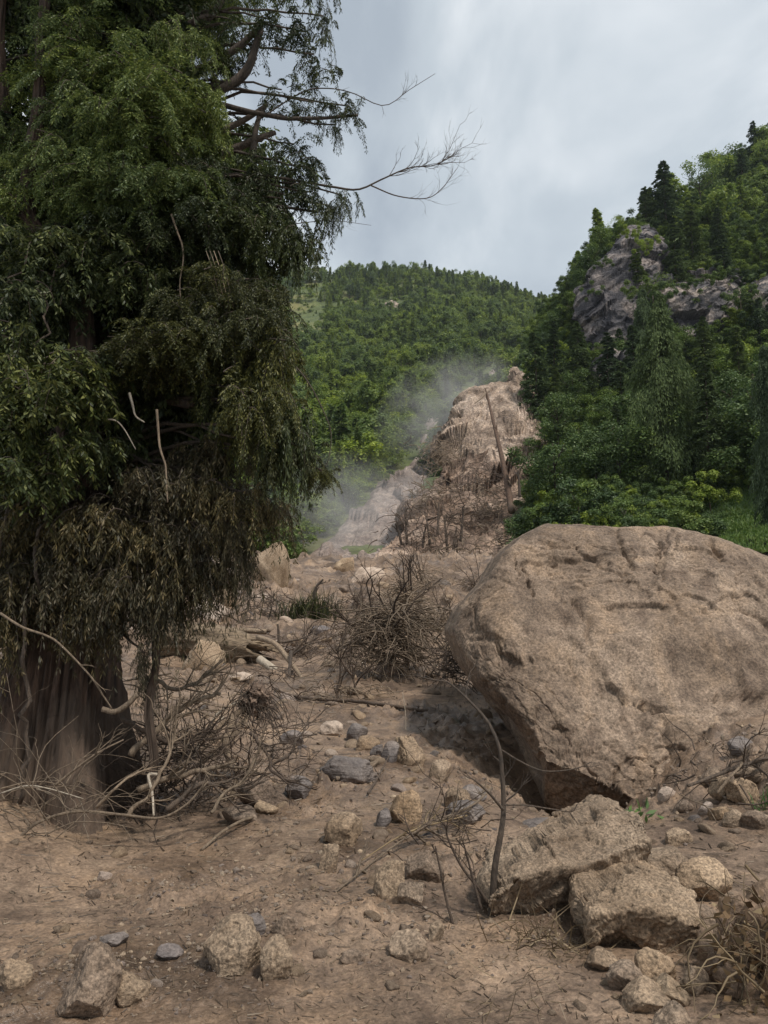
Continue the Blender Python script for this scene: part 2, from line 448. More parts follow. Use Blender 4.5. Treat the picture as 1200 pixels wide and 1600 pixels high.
def ground(x, y, detail=True):
    x = np.asarray(x, float); y = np.asarray(y, float)
    z = ground_base(x, y)
    p = xyz(x, y, 0.0)
    far = np.clip((y - 9) / 22, 0, 1)
    rm = rough_mask(x, y) * (0.55 + 0.45 * np.clip((y - 4) / 5, 0, 1))
    z = z - 0.62 * np.exp(-((x - 2.15) / 0.75) ** 2 - ((y - 9.0) / 0.9) ** 2)      # hollow under the giant boulder
    z = z + 0.07 * fbm(p * 0.55, 3, 3) + far * 0.45 * fbm(p * 0.3, 3, 5)
    z = z + rm * (0.085 * fbm(p * 2.3, 4, 11, 0.55)) + far * rm * 0.28 * fbm(p * 1.1, 4, 12, 0.6, True)
    if detail:
        z = z + rm * 0.016 * fbm(p * 8.5, 4, 21, 0.6, True) + 0.008 * fbm(p * 22, 2, 27)
        pw = p + 0.05 * np.stack([pn(p * 6, 1), pn(p * 6, 2), 0 * x], -1)
        z = z + np.clip(rm - 0.25, 0, 1) * (0.05 * np.clip(facets(pw * [7, 7, 1], 43, 1.0, 0.7), -0.1, 1) + 0.025 * facets(pw * [17, 17, 1], 44, 1.0, 0.7))
        z = z + far * rm * 0.55 * np.clip(facets(pw * [1.6, 1.6, 1], 45, 1.0, 0.6), -0.05, 1)
        clod = np.clip(fbm(p * 5.5, 3, 41, 0.6) - 0.12, 0, 1)
        z = z + rm * 0.12 * clod * (0.35 + 0.65 * np.clip((y - 3.5) / 4, 0, 1))
    return z

def hit(px, py, f, y0=2.0, y1=80.0, n=500):
    """where the view ray through a photo position meets a height function"""
    Y = np.geomspace(y0, y1, n)
    q = P(px, py, Y)
    d = q[:, 2] - f(q[:, 0], q[:, 1])
    w = np.where(d < 0)[0]
    if len(w) == 0: return q[-1]
    k = w[0]
    if k == 0: return q[0]
    a = d[k - 1] / (d[k - 1] - d[k] + 1e-12)
    return q[k - 1] * (1 - a) + q[k] * a

def ghit(px, py): return hit(px, py, lambda x, y: ground(x, y, False))

def grid_faces(nr, nc):
    i = np.arange(nr - 1)[:, None] * nc; j = np.arange(nc - 1)[None]
    return np.stack([i + j, i + j + 1, i + nc + j + 1, i + nc + j], -1).reshape(-1, 4)

ys = np.concatenate([np.linspace(-10, 2.3, 26), np.geomspace(2.4, 72, 540)])
ts = np.linspace(-1, 1, 430)
hw = np.where(ys < 4, 3.9, 3.9 + (ys - 4) * 0.74)
GX = ts[None] * hw[:, None]; GY = np.repeat(ys[:, None], len(ts), 1)
gz = ground(GX.ravel(), GY.ravel())
gro = obj('ground', mesh_np('ground', xyz(GX.ravel(), GY.ravel(), gz), grid_faces(len(ys), len(ts))), M['mud'])
tag(gro, 'brown debris-flow mud slope strewn with stones', 'ground', kind='structure')

# far hillside
f_ctl = []
for py, Y in [(885, 62), (800, 92), (740, 125), (690, 165), (640, 220), (590, 285), (540, 360), (500, 450)]:
    for px in (380, 560, 740, 950): f_ctl.append((px, py, Y))
f_ctl += [(430, 462, 600), (520, 456, 600), (600, 458, 600), (690, 456, 590), (730, 448, 580), (790, 456, 570), (850, 484, 540), (900, 505, 520), (300, 490, 600), (150, 540, 600), (-50, 590, 600), (100, 760, 200), (100, 850, 90), (1050, 480, 560)]
fc = np.array([P(*c) for c in f_ctl])
fc = np.concatenate([fc, np.array([(-200, 720, 190), (0, 720, 215), (200, 720, 190), (-330, 300, 70), (-200, 100, 15), (60, 60, 3), (-60, 55, 3), (330, 300, 120), (380, 600, 230)], float)])
f_tps = TPS(fc[:, :2] / 100, fc[:, 2], 1e-3)
def far_h(x, y):
    x = np.asarray(x, float); y = np.asarray(y, float)
    p = xyz(x, y, 0)
    return f_tps(np.stack([x, y], -1) / 100) + 9 * fbm(p * 0.012, 4, 51) * np.clip((y - 70) / 100, 0, 1)
ny, nx = 150, 200
FY = np.repeat(np.geomspace(58, 760, ny)[:, None], nx, 1)
FX = np.linspace(-1, 1, nx)[None] * (40 + FY * 0.62)
fo = obj('far_hillside', mesh_np('far_hillside', xyz(FX.ravel(), FY.ravel(), far_h(FX.ravel(), FY.ravel())), grid_faces(ny, nx)), M['hill'])
tag(fo, 'forested hillside rising behind the landslide', 'hillside', kind='structure')

# right hillside
r_ctl = [(830, 860, 52), (1000, 850, 50), (1150, 850, 44), (1300, 830, 40), (840, 790, 66), (840, 720, 80), (835, 640, 98), (840, 580, 112), (870, 520, 135),
         (950, 770, 68), (950, 690, 84), (950, 610, 104), (960, 540, 120), (1060, 760, 64), (1060, 680, 84), (1070, 590, 108), (1180, 770, 56), (1180, 660, 84), (1180, 570, 108),
         (1300, 700, 60), (1300, 560, 100), (925, 455, 128), (985, 372, 131), (1050, 400, 132), (1150, 400, 130), (1250, 400, 126),
         (1040, 340, 150), (1100, 330, 160), (1100, 300, 180), (1150, 270, 190), (1200, 215, 205), (1300, 130, 215), (1200, 330, 160), (1000, 352, 150), (1400, 60, 220), (1400, 400, 120)]
rc = np.array([P(*c) for c in r_ctl])
rc = np.concatenate([rc, np.array([(5, 90, 8), (10, 130, 25), (15, 160, 35), (22, 190, 42), (45, 230, 60), (80, 260, 90), (130, 270, 130), (150, 150, 110), (120, 80, 60), (60, 30, 8), (8, 52, 3.5), (4, 60, 3.0)], float)])
r_tps = TPS(rc[:, :2] / 50, rc[:, 2], 1e-3)
def right_h(x, y):
    x = np.asarray(x, float); y = np.asarray(y, float)
    return r_tps(np.stack([x, y], -1) / 50) + 2.2 * fbm(xyz(x, y) * 0.06, 4, 61)
ny, nx = 150, 130
RY = np.repeat(np.linspace(42, 250, ny)[:, None], nx, 1)
RX = np.linspace(0, 1, nx)[None] * (70 + RY * 0.4) + 0.02 * RY + 2
ro = obj('right_hillside', mesh_np('right_hillside', xyz(RX.ravel(), RY.ravel(), right_h(RX.ravel(), RY.ravel())), grid_faces(ny, nx)), M['meadow'])
tag(ro, 'steep green hillside on the right below the cliff', 'hillside', kind='structure')

# ------------------------------------------------------------------ rocks
ICO = {}
def ico(n):
    if n not in ICO:
        bm = bmesh.new(); bmesh.ops.create_icosphere(bm, subdivisions=n, radius=1.0)
        V = np.array([v.co[:] for v in bm.verts]); F = np.array([[v.index for v in f.verts] for f in bm.faces]); bm.free()
        ICO[n] = (V / np.linalg.norm(V, axis=1, keepdims=True), F)
    return ICO[n]

def vnormals(V, F):
    a = np.cross(V[F[:, 1]] - V[F[:, 0]], V[F[:, 2]] - V[F[:, 0]])
    nn = np.zeros_like(V)
    for k in range(F.shape[1]):
        for c in range(3): nn[:, c] += np.bincount(F[:, k], a[:, c], len(V))
    return nn / (np.linalg.norm(nn, axis=1, keepdims=True) + 1e-12)

def facet_rock(n, seed, planes=11, rough=0.05, flat=(1, 1, 1), soft=0.03, cut=(0.55, 0.9)):
    """unit rock: a ball cut by random planes, then roughened"""
    r = np.random.default_rng(seed)
    V, F = ico(n); V = V.copy()
    for k in range(planes):
        nrm = r.normal(size=3); nrm /= np.linalg.norm(nrm)
        d = r.uniform(*cut)
        ex = V @ nrm - d
        V -= np.where(ex > 0, ex * (1 - soft), 0)[:, None] * nrm
    V /= np.abs(V).max(0)
    V *= flat
    nn = vnormals(V, F)
    V += nn * (rough * fbm(V * 2.2 + seed, 4, seed % 97, 0.55))[:, None]
    V += nn * (rough * 0.35 * fbm(V * 9 + seed, 3, seed % 89, 0.6, True))[:, None]
    if n > 3: V += nn * (rough * 2.2 * facets(V * 2.3 + seed, seed % 71))[:, None]
    return V, F

def seg_dist(q, a, b):
    ab = b - a; t = np.clip(((q - a) @ ab) / (ab @ ab), 0, 1)
    return np.linalg.norm(q - a - t[:, None] * ab, axis=1)

def poly_dist(q, pts):
    pts = np.asarray(pts, float); d = np.full(len(q), 1e9)
    for a, b in zip(pts[:-1], pts[1:]): d = np.minimum(d, seg_dist(q, a, b))
    return d

def outline_rock(outline, Yf, front, back, n=6, flat=3.0, e=0.6, dis=None, amp=(0.1, 0.03), freq=(0.8, 4.0), seed=1, ridge=True, center=None, nfac=0, cutf=(0.86, 0.99)):
    """solid rock mass whose outline, seen from the front, follows the polygon; Yf(px,py) is the distance of its mid-plane"""
    o = np.asarray(outline, float)
    c = o.mean(0) if center is None else np.asarray(center, float)
    ang = np.arctan2(o[:, 1] - c[1], o[:, 0] - c[0]); rad = np.hypot(*(o - c).T)
    k = np.argsort(ang); ang, rad = ang[k], rad[k]
    tt = np.linspace(-np.pi, np.pi, 721)
    # radius along the polygon edges
    A = np.stack([rad * np.cos(ang), rad * np.sin(ang)], -1)
    B = np.roll(A, -1, 0)
    R = np.zeros(721)
    for i, th in enumerate(tt):
        d = np.array([np.cos(th), np.sin(th)])
        best = 0
        for a, b in zip(A, B):
            den = d[0] * (b[1] - a[1]) - d[1] * (b[0] - a[0])
            if abs(den) < 1e-9: continue
            t = (a[0] * (b[1] - a[1]) - a[1] * (b[0] - a[0])) / den
            s = (a[0] * d[1] - a[1] * d[0]) / den
            if t > 0 and -1e-6 <= s <= 1 + 1e-6: best = max(best, t)
        R[i] = best
    R = np.convolve(np.r_[R[-3:-1], R, R[1:3]], np.ones(5) / 5, 'valid')
    D, F = ico(n)
    th = np.arctan2(-D[:, 2], D[:, 0])
    s = np.clip(np.hypot(D[:, 0], D[:, 2]), 0, 1)
    s2 = s ** e
    rr = np.interp(th, tt, R) * s2
    px = c[0] + rr * np.cos(th); py = c[1] + rr * np.sin(th)
    bul = (1 - s2 ** flat) ** (1 / flat)
    yb = Yf(px, py)
    px0, py0 = px, py
    q = np.stack([px, py], -1)
    fr = D[:, 1] < 0
    V = P(px, py, yb + np.where(fr, front * (1 - bul), front))
    V[:, 1] += np.where(fr, 0, back * bul)
    if nfac:
        r = np.random.default_rng(seed + 5); cen = V.mean(0); ext = np.abs(V - cen).max(0)
        W = (V - cen) / ext
        for _ in range(nfac):
            nrm = r.normal(size=3); nrm /= np.linalg.norm(nrm)
            pr = W @ nrm; d = pr.max() * r.uniform(*cutf)
            ex = pr - d
            W -= np.where(ex > 0, ex * 0.92, 0)[:, None] * nrm
        V = cen + W * ext
    if np.einsum('ij,ij->i', vnormals(V, F), V - V.mean(0)).sum() < 0: F = F[:, ::-1]
    nn = vnormals(V, F)
    V = V + nn * (amp[0] * fbm(V * freq[0], 4, seed))[:, None]
    V = V + nn * (amp[1] * fbm(V * freq[1], 4, seed + 3, 0.55, ridge))[:, None]
    if dis is not None:
        nn = vnormals(V, F)
        V = V + nn * (dis(q, D[:, 1] < 0, V))[:, None]
    return V, F

def put(name, V, F, mat, label=None, cat=None, group=None, parent=None, kind=None, origin=None, smooth=True):
    if origin is None:
        origin = np.array([V[:, 0].mean(), V[:, 1].mean(), V[:, 2].min()])
    me = mesh_np(name, V - origin, F, smooth)
    o = obj(name, me, mat, parent, Vector([float(a) for a in origin]))
    return tag(o, label, cat, group, kind)

# the giant boulder
B_OUT = [(708, 985), (722, 950), (765, 905), (785, 865), (815, 838), (850, 821), (905, 823), (960, 826), (1040, 821), (1075, 826), (1120, 840), (1200, 870), (1290, 915), (1345, 980),
         (1360, 1080), (1320, 1170), (1200, 1215), (1120, 1245), (1040, 1262), (985, 1282), (925, 1292), (880, 1285), (852, 1262), (846, 1195), (812, 1135), (765, 1085), (728, 1040)]
def boulder_dis(q, front, V):
    d = np.zeros(len(q))
    def groove(pts, w, dep):
        wob = 1 + 0.6 * pn(V * 3.1, 7)
        return -1.1 * dep * np.exp(-(poly_dist(q + 6 * np.stack([pn(V * 4, 3), pn(V * 4, 4)], -1), pts) / (0.85 * w * wob)) ** 2)
    d += groove([(962, 832), (975, 850), (985, 872), (992, 885)], 3.2, 0.05)
    d += groove([(893, 935), (905, 955), (918, 975), (921, 1008)], 3.5, 0.06)
    d += groove([(818, 880), (824, 905), (832, 930)], 3.0, 0.045)
    d += groove([(905, 1018), (918, 1032), (930, 1050), (945, 1085)], 2.6, 0.03)
    d += groove([(1030, 825), (1032, 860), (1030, 890)], 6.0, 0.055)
    d += groove([(1040, 822), (1042, 850), (1036, 900)], 2.6, 0.04)
    d += groove([(1108, 840), (1114, 862), (1128, 872)], 3.4, 0.06)
    d += groove([(950, 1020), (975, 1034), (1012, 1036)], 2.6, 0.035)
    d += groove([(700, 1085), (760, 1078), (790, 1065)], 3.0, 0.02)
    d += groove([(1020, 1110), (1035, 1130), (1050, 1180), (1060, 1230)], 3.0, 0.025)
    d += groove([(1160, 950), (1190, 965), (1210, 990)], 4.0, 0.05)
    d += groove([(955, 1165), (975, 1180), (1010, 1200)], 3.0, 0.03)
    def ledge(pts, w, h):
        # upper side stands proud, the step faces down
        pts = np.asarray(pts, float); dist = poly_dist(q, pts)
        yy = np.interp(q[:, 0], pts[:, 0], pts[:, 1]); ins = (q[:, 0] > pts[0, 0] - 4) & (q[:, 0] < pts[-1, 0] + 4)
        below = q[:, 1] - yy + 5 * pn(V * 5, 9)
        fade = np.clip(np.minimum(q[:, 0] - pts[0, 0], pts[-1, 0] - q[:, 0]) / 25, 0, 1)
        return np.where(ins & (below > 0), -h * np.exp(-below / w) * np.clip(below / 2.0, 0, 1), 0) * fade
    d += ledge([(790, 880), (830, 872), (870, 868), (915, 866), (960, 862)], 14, 0.055)
    d += ledge([(835, 850), (865, 846), (905, 852)], 8, 0.05)
    d += ledge([(800, 910), (850, 905), (900, 912), (940, 905)], 10, 0.03)
    d += ledge([(930, 950), (970, 942), (1005, 945), (1060, 955)], 22, 0.06)
    d += ledge([(770, 1015), (795, 1022), (820, 1040)], 22, 0.09)
    d += ledge([(985, 1062), (1010, 1072), (1035, 1085)], 14, 0.06)
    d += ledge([(978, 1098), (1005, 1090), (1045, 1105)], 12, 0.15)
    d += ledge([(1130, 930), (1165, 925), (1200, 945)], 20, 0.05)
    d += ledge([(1090, 1090), (1140, 1082), (1200, 1095)], 22, 0.06)
    d += ledge([(850, 1140), (875, 1128), (892, 1140)], 24, 0.07)
    d += ledge([(720, 1000), (760, 992), (800, 1000)], 16, 0.03)
    # bedding lines on the upper left
    zz = q[:, 1] - 0.10 * (q[:, 0] - 800) + 0.0011 * (q[:, 0] - 860) ** 2
    m = np.exp(-(((q[:, 0] - 870) / 100) ** 2 + ((q[:, 1] - 885) / 45) ** 2))
    d += m * 0.03 * pn(np.stack([zz / 6.5, q[:, 0] / 130, zz * 0], -1), 15)
    d += m * 0.016 * pn(np.stack([zz / 2.6, q[:, 0] / 90, zz * 0], -1), 16)
    # broad scoops
    for cx, cy, sx, sy, h in [(875, 890, 70, 30, -0.07), (1070, 990, 90, 40, 0.05), (940, 1130, 60, 60, -0.04), (1120, 1060, 70, 50, -0.05), (800, 960, 40, 25, 0.04), (1000, 1130, 25, 40, -0.06)]:
        d += h * np.exp(-(((q[:, 0] - cx) / sx) ** 2 + ((q[:, 1] - cy) / sy) ** 2))
    d *= 1.5
    wv = np.stack([V[:, 0] * 0.8 + V[:, 2] * 0.6, V[:, 1], V[:, 2] * 0.8 - V[:, 0] * 0.6], -1)
    wv = wv + 0.25 * np.stack([pn(V * 1.3, 31), pn(V * 1.3, 32), pn(V * 1.3, 33)], -1) + 0.05 * np.stack([pn(V * 6, 34), pn(V * 6, 35), pn(V * 6, 36)], -1)
    for k_, (sc_, wd_, dp_) in enumerate([((0.55, 0.4, 1.5), 0.008, 0.05), ((1.6, 0.6, 0.7), 0.009, 0.04), ((2.6, 1.0, 2.2), 0.012, 0.02)]):
        n_ = pn(wv * sc_ + 7.7 * k_, 40 + k_); gate = np.clip(pn(V * 0.9 + 3 * k_, 50 + k_) * 4 + 0.3, 0, 1)
        d -= dp_ * gate * np.exp(-(n_ / wd_) ** 2)
        d -= dp_ * 0.6 * gate * np.where(n_ > 0, np.exp(-n_ / 0.10), 0)      # one side of each crack broken back
    d += 0.055 * facets(wv * [1.7, 1.7, 3.0], 73, 1.0, 0.35) + 0.014 * facets(wv * [6, 6, 10], 74, 1.0, 0.5)
    d += 0.009 * fbm(wv * [4, 4, 7], 4, 75, 0.6, True)
    d += 0.15 * facets(V * [0.75, 0.75, 1.0] + 0.2 * pn(V * 1.5, 6)[:, None], 71, 1.0, 0.3) + 0.03 * facets(V * [3.2, 3.2, 4.5] + 0.15 * pn(V * 3, 5)[:, None], 72, 1.0, 0.4)
    d += 0.008 * fbm(V * [3, 3, 9], 4, 77, 0.6, True)
    d += 0.006 * fbm(V * 16, 2, 79)
    edge = np.clip(1 - np.exp(-poly_dist(q, np.r_[np.array(B_OUT, float), [B_OUT[0]]]) / 10), 0, 1)
    return np.where(front, d * edge, 0.02 * fbm(V * 6, 3, 78))
FE = np.array([(690, 992), (712, 1002), (740, 1038), (790, 1088), (835, 1142), (853, 1190), (905, 1206), (960, 1232), (1005, 1258), (1060, 1300)], float)
def boulder_Y(px, py):
    # face leaning back, rounded shoulder on top, right flank turning away, lower left edge undercut
    y = 8.55 + np.interp(py, [790, 825, 850, 900, 1000, 1190, 1300], [3.6, 2.75, 2.25, 1.75, 1.05, 0.1, -0.35])
    y = y + 0.9 * np.clip((px - 1120) / 220, 0, 2) ** 1.5 + 0.55 * np.clip((800 - px) / 90, 0, 1.2) ** 1.6
    below = np.where(px < 1050, py - np.interp(px, FE[:, 0], FE[:, 1]), 0)
    return y + np.clip(below, 0, 200) * 0.011
V, F = outline_rock(B_OUT, boulder_Y, 0.30, 2.6, n=8, flat=7.0, e=0.55, dis=boulder_dis, amp=(0.045, 0.02), freq=(0.8, 2.6), seed=5, center=(1010, 1060))
put('giant_boulder', V, F, M['boulder'], 'giant mud-brown boulder with overhanging lower left edge, filling the right side', 'boulder')
# landslide spur of broken rock and debris behind the crest
S_OUT = [(560, 905), (605, 870), (628, 840), (645, 800), (655, 750), (680, 695), (706, 658), (732, 634), (758, 614), (782, 594), (802, 572), (820, 574), (832, 600), (850, 660), (860, 740), (870, 830), (865, 905), (760, 930), (650, 930)]
def spur_dis(q, front, V):
    zz = V[:, 2] * 0.9 - V[:, 0] * 0.45 + V[:, 1] * 0.25
    up = np.clip((760 - q[:, 1]) / 80, 0, 1)
    d = up * (1.0 * pn(np.stack([zz * 0.55, V[:, 0] * 0.06, V[:, 1] * 0.06], -1), 3) + 0.5 * pn(np.stack([zz * 1.2, V[:, 0] * 0.15, V[:, 1] * 0.1], -1), 4))
    # a dark hollow under the rock cap, debris apron below
    d += -2.6 * np.exp(-(((q[:, 0] - 690) / 45) ** 2 + ((q[:, 1] - 730) / 35) ** 2))
    d += -1.6 * np.exp(-(((q[:, 0] - 770) / 30) ** 2 + ((q[:, 1] - 745) / 25) ** 2))
    d += 1.6 * np.exp(-(((q[:, 0] - 720) / 90) ** 2 + ((q[:, 1] - 810) / 22) ** 2))
    w_ = V + 0.8 * np.stack([pn(V * 0.4, 1), pn(V * 0.4, 2), pn(V * 0.4, 3)], -1)
    ro_ = np.stack([w_[:, 0] * 0.9 + w_[:, 2] * 0.45, w_[:, 1], w_[:, 2] * 0.9 - w_[:, 0] * 0.45], -1)
    d += 1.7 * facets(ro_ * [0.13, 0.03, 0.42], 7, 1.0, 0.6) + 0.6 * facets(ro_ * [0.34, 0.06, 0.9], 8, 1.0, 0.6) + 0.15 * facets(ro_ * [0.9, 0.15, 1.8], 9)
    d += 0.2 * fbm(V * [1.2, 1.2, 2.2], 3, 9, 0.6)
    return d
def spur_Y(px, py): return np.interp(py, [560, 640, 700, 830, 880, 930], [101, 88, 78, 63, 50, 42])
V, F = outline_rock(S_OUT, spur_Y, 5.0, 14.0, n=7, flat=2.6, e=0.7, dis=spur_dis, amp=(1.2, 0.0), freq=(0.1, 0.25), seed=12, center=(740, 790))
put('landslide_spur', V, F, M['debris'], 'steep spur of torn brown rock and debris behind the crest', 'rock spur', smooth=False)
spur_me = bpy.data.objects['landslide_spur'].data; spur_me.materials.append(M['debris_pale'])
Fc = V[F].mean(1); zt = P(740, 705, 75)[2]
spur_me.polygons.foreach_set('material_index', ((Fc[:, 2] + 2.5 * fbm(Fc * 0.22, 3, 5) + 0.25 * (Fc[:, 0] - 10)) > zt).astype(np.int32))

# bare chute running down beside the spur
cl = [(440, 905), (478, 868), (540, 812), (600, 752), (648, 702), (690, 650), (745, 598), (795, 560)]
cr_ = [(660, 905), (655, 868), (655, 812), (672, 752), (700, 702), (740, 650), (785, 600), (822, 566)]
nl, nw = 220, 110
L3 = smooth_path(np.array([hit(a, b, far_h, 30, 700) for a, b in cl]), nl)
R3 = smooth_path(np.array([hit(a, b, far_h, 30, 700) for a, b in cr_]), nl)
w = np.linspace(0, 1, nw)
CV = L3[:, None] * (1 - w)[None, :, None] + R3[:, None] * w[None, :, None]
cv = CV.reshape(-1, 3); ww = np.tile(w, nl)
cv[:, 2] = far_h(cv[:, 0], cv[:, 1]) - 1.0 - 7 * np.clip(1 - np.repeat(np.arange(nl), nw) / 6, 0, 1) + 1.5 * np.sin(np.pi * ww) ** 0.6 + (1.5 * fbm(cv * [0.12, 0.05, 0.05], 4, 5, 0.55, True) + 2.2 * facets(cv * [0.22, 0.1, 0.1], 6) + 0.9 * facets(cv * [0.6, 0.3, 0.3], 7)) * np.sin(np.pi * ww) ** 0.5
o = obj('landslide_chute', mesh_np('landslide_chute', cv, grid_faces(nl, nw)), M['chute'])
tag(o, 'bare pinkish landslide chute running down through the forest', 'landslide', kind='structure')

# cliff bands on the right hillside
def cliff_dis(q, front, V):
    w_ = V + 0.5 * np.stack([pn(V * 0.25, 1), pn(V * 0.25, 2), pn(V * 0.25, 3)], -1)
    w_ = np.stack([w_[:, 0] * 0.85 + w_[:, 2] * 0.5, w_[:, 1], w_[:, 2] * 0.85 - w_[:, 0] * 0.5], -1)
    return 3.2 * facets(w_ * [0.09, 0.09, 0.15], 18, 1.0, 0.5) + 1.3 * facets(w_ * [0.2, 0.2, 0.5], 19) + 0.6 * facets(w_ * [0.6, 0.6, 1.5], 20)
for out_, Y_, fr, lab in [
    ([(906, 470), (922, 425), (950, 392), (985, 355), (1015, 362), (1045, 395), (1060, 440), (1015, 490), (975, 560), (945, 582), (925, 560), (910, 510)], 122, 8, 'grey jutting cliff nose against the sky on the right hillside'),
    ([(1020, 450), (1080, 438), (1150, 420), (1170, 470), (1172, 540), (1120, 565), (1060, 560), (1020, 520)], 120, 7, 'dark broken cliff face below the hillside trees, right of the nose'),
    ([(1168, 440), (1210, 420), (1290, 430), (1290, 545), (1200, 535), (1172, 500)], 114, 6, 'mossy cliff block at the right edge of the picture'),
    ([(930, 560), (955, 545), (985, 555), (988, 580), (962, 590), (935, 585)], 110, 5, 'small dark overhang at the foot of the cliff nose')]:
    V, F = outline_rock(out_, lambda px, py, Y_=Y_: Y_ - 6 + np.interp(py, [360, 580], [5, -4]), fr, 12, n=7 if fr > 6 else 6, flat=3, e=0.6, dis=cliff_dis, amp=(0.7, 0.0), freq=(0.08, 0.2), seed=int(Y_), nfac=6)
    put('cliff', V, F, M['cliff'], lab, 'cliff', smooth=False)

for out_, Y_, lab in [([(602, 474), (612, 470), (624, 478), (628, 490), (616, 492), (606, 484)], 505, 'small pale rock scar high on the far hillside'), ([(420, 490), (430, 486), (437, 498), (432, 512), (421, 508)], 430, 'pale cliff patch beside the right edge of the near conifer'), ([(556, 620), (566, 616), (575, 624), (570, 634), (558, 632)], 215, 'pinkish bare patch in the bright forest')]:
    q_ = hit((out_[0][0] + out_[2][0]) / 2, (out_[0][1] + out_[3][1]) / 2, far_h, 60, 740, 700)
    V, F = outline_rock(out_, lambda px, py, Y_=q_[1]: Y_ - 9 - 0.0 * px, 3, 12, n=5, flat=4, e=0.6, amp=(1.0, 0.6), freq=(0.1, 0.3), seed=3)
    put('rock_scar', V, F, M['pale'], lab, 'rock', smooth=False)

# ---- stones one can point at: centre x, foot y, width, height (photo pixels), material, label
PROTO = [facet_rock(4, 100 + i, planes=9 + i % 5, rough=0.06, soft=0.05) for i in range(10)]
PROTO_ME = {}
def stone(px, py, wpx, hpx, mat, label, sd, rot=None, lean=0.0, sink=0.3, depth=0.85, group=None, name='stone', cat='stone', n=5, planes=10, cut=(0.5, 0.88)):
    b = ghit(px, py)
    s = b[1] / FPX
    hw_, hh_ = wpx * s * 0.5, hpx * s * 0.5 / (1 - sink * 0.5)
    V, F = facet_rock(n, sd, planes=planes, rough=0.05, soft=0.06, cut=cut)
    a = rot if rot is not None else (sd * 1.7) % 6.28
    V = V @ np.array([[math.cos(a), -math.sin(a), 0], [math.sin(a), math.cos(a), 0], [0, 0, 1]])
    V = V / np.abs(V).max(0) * [hw_, hw_ * depth, hh_]
    if lean:
        c, s_ = math.cos(lean), math.sin(lean)
        V = V @ np.array([[c, 0, -s_], [0, 1, 0], [s_, 0, c]])
    ctr = b + [0, hw_ * depth * 0.75, hh_ * (1 - sink * 2)]
    return put(name, V + ctr, F, M[mat], label, cat, group)

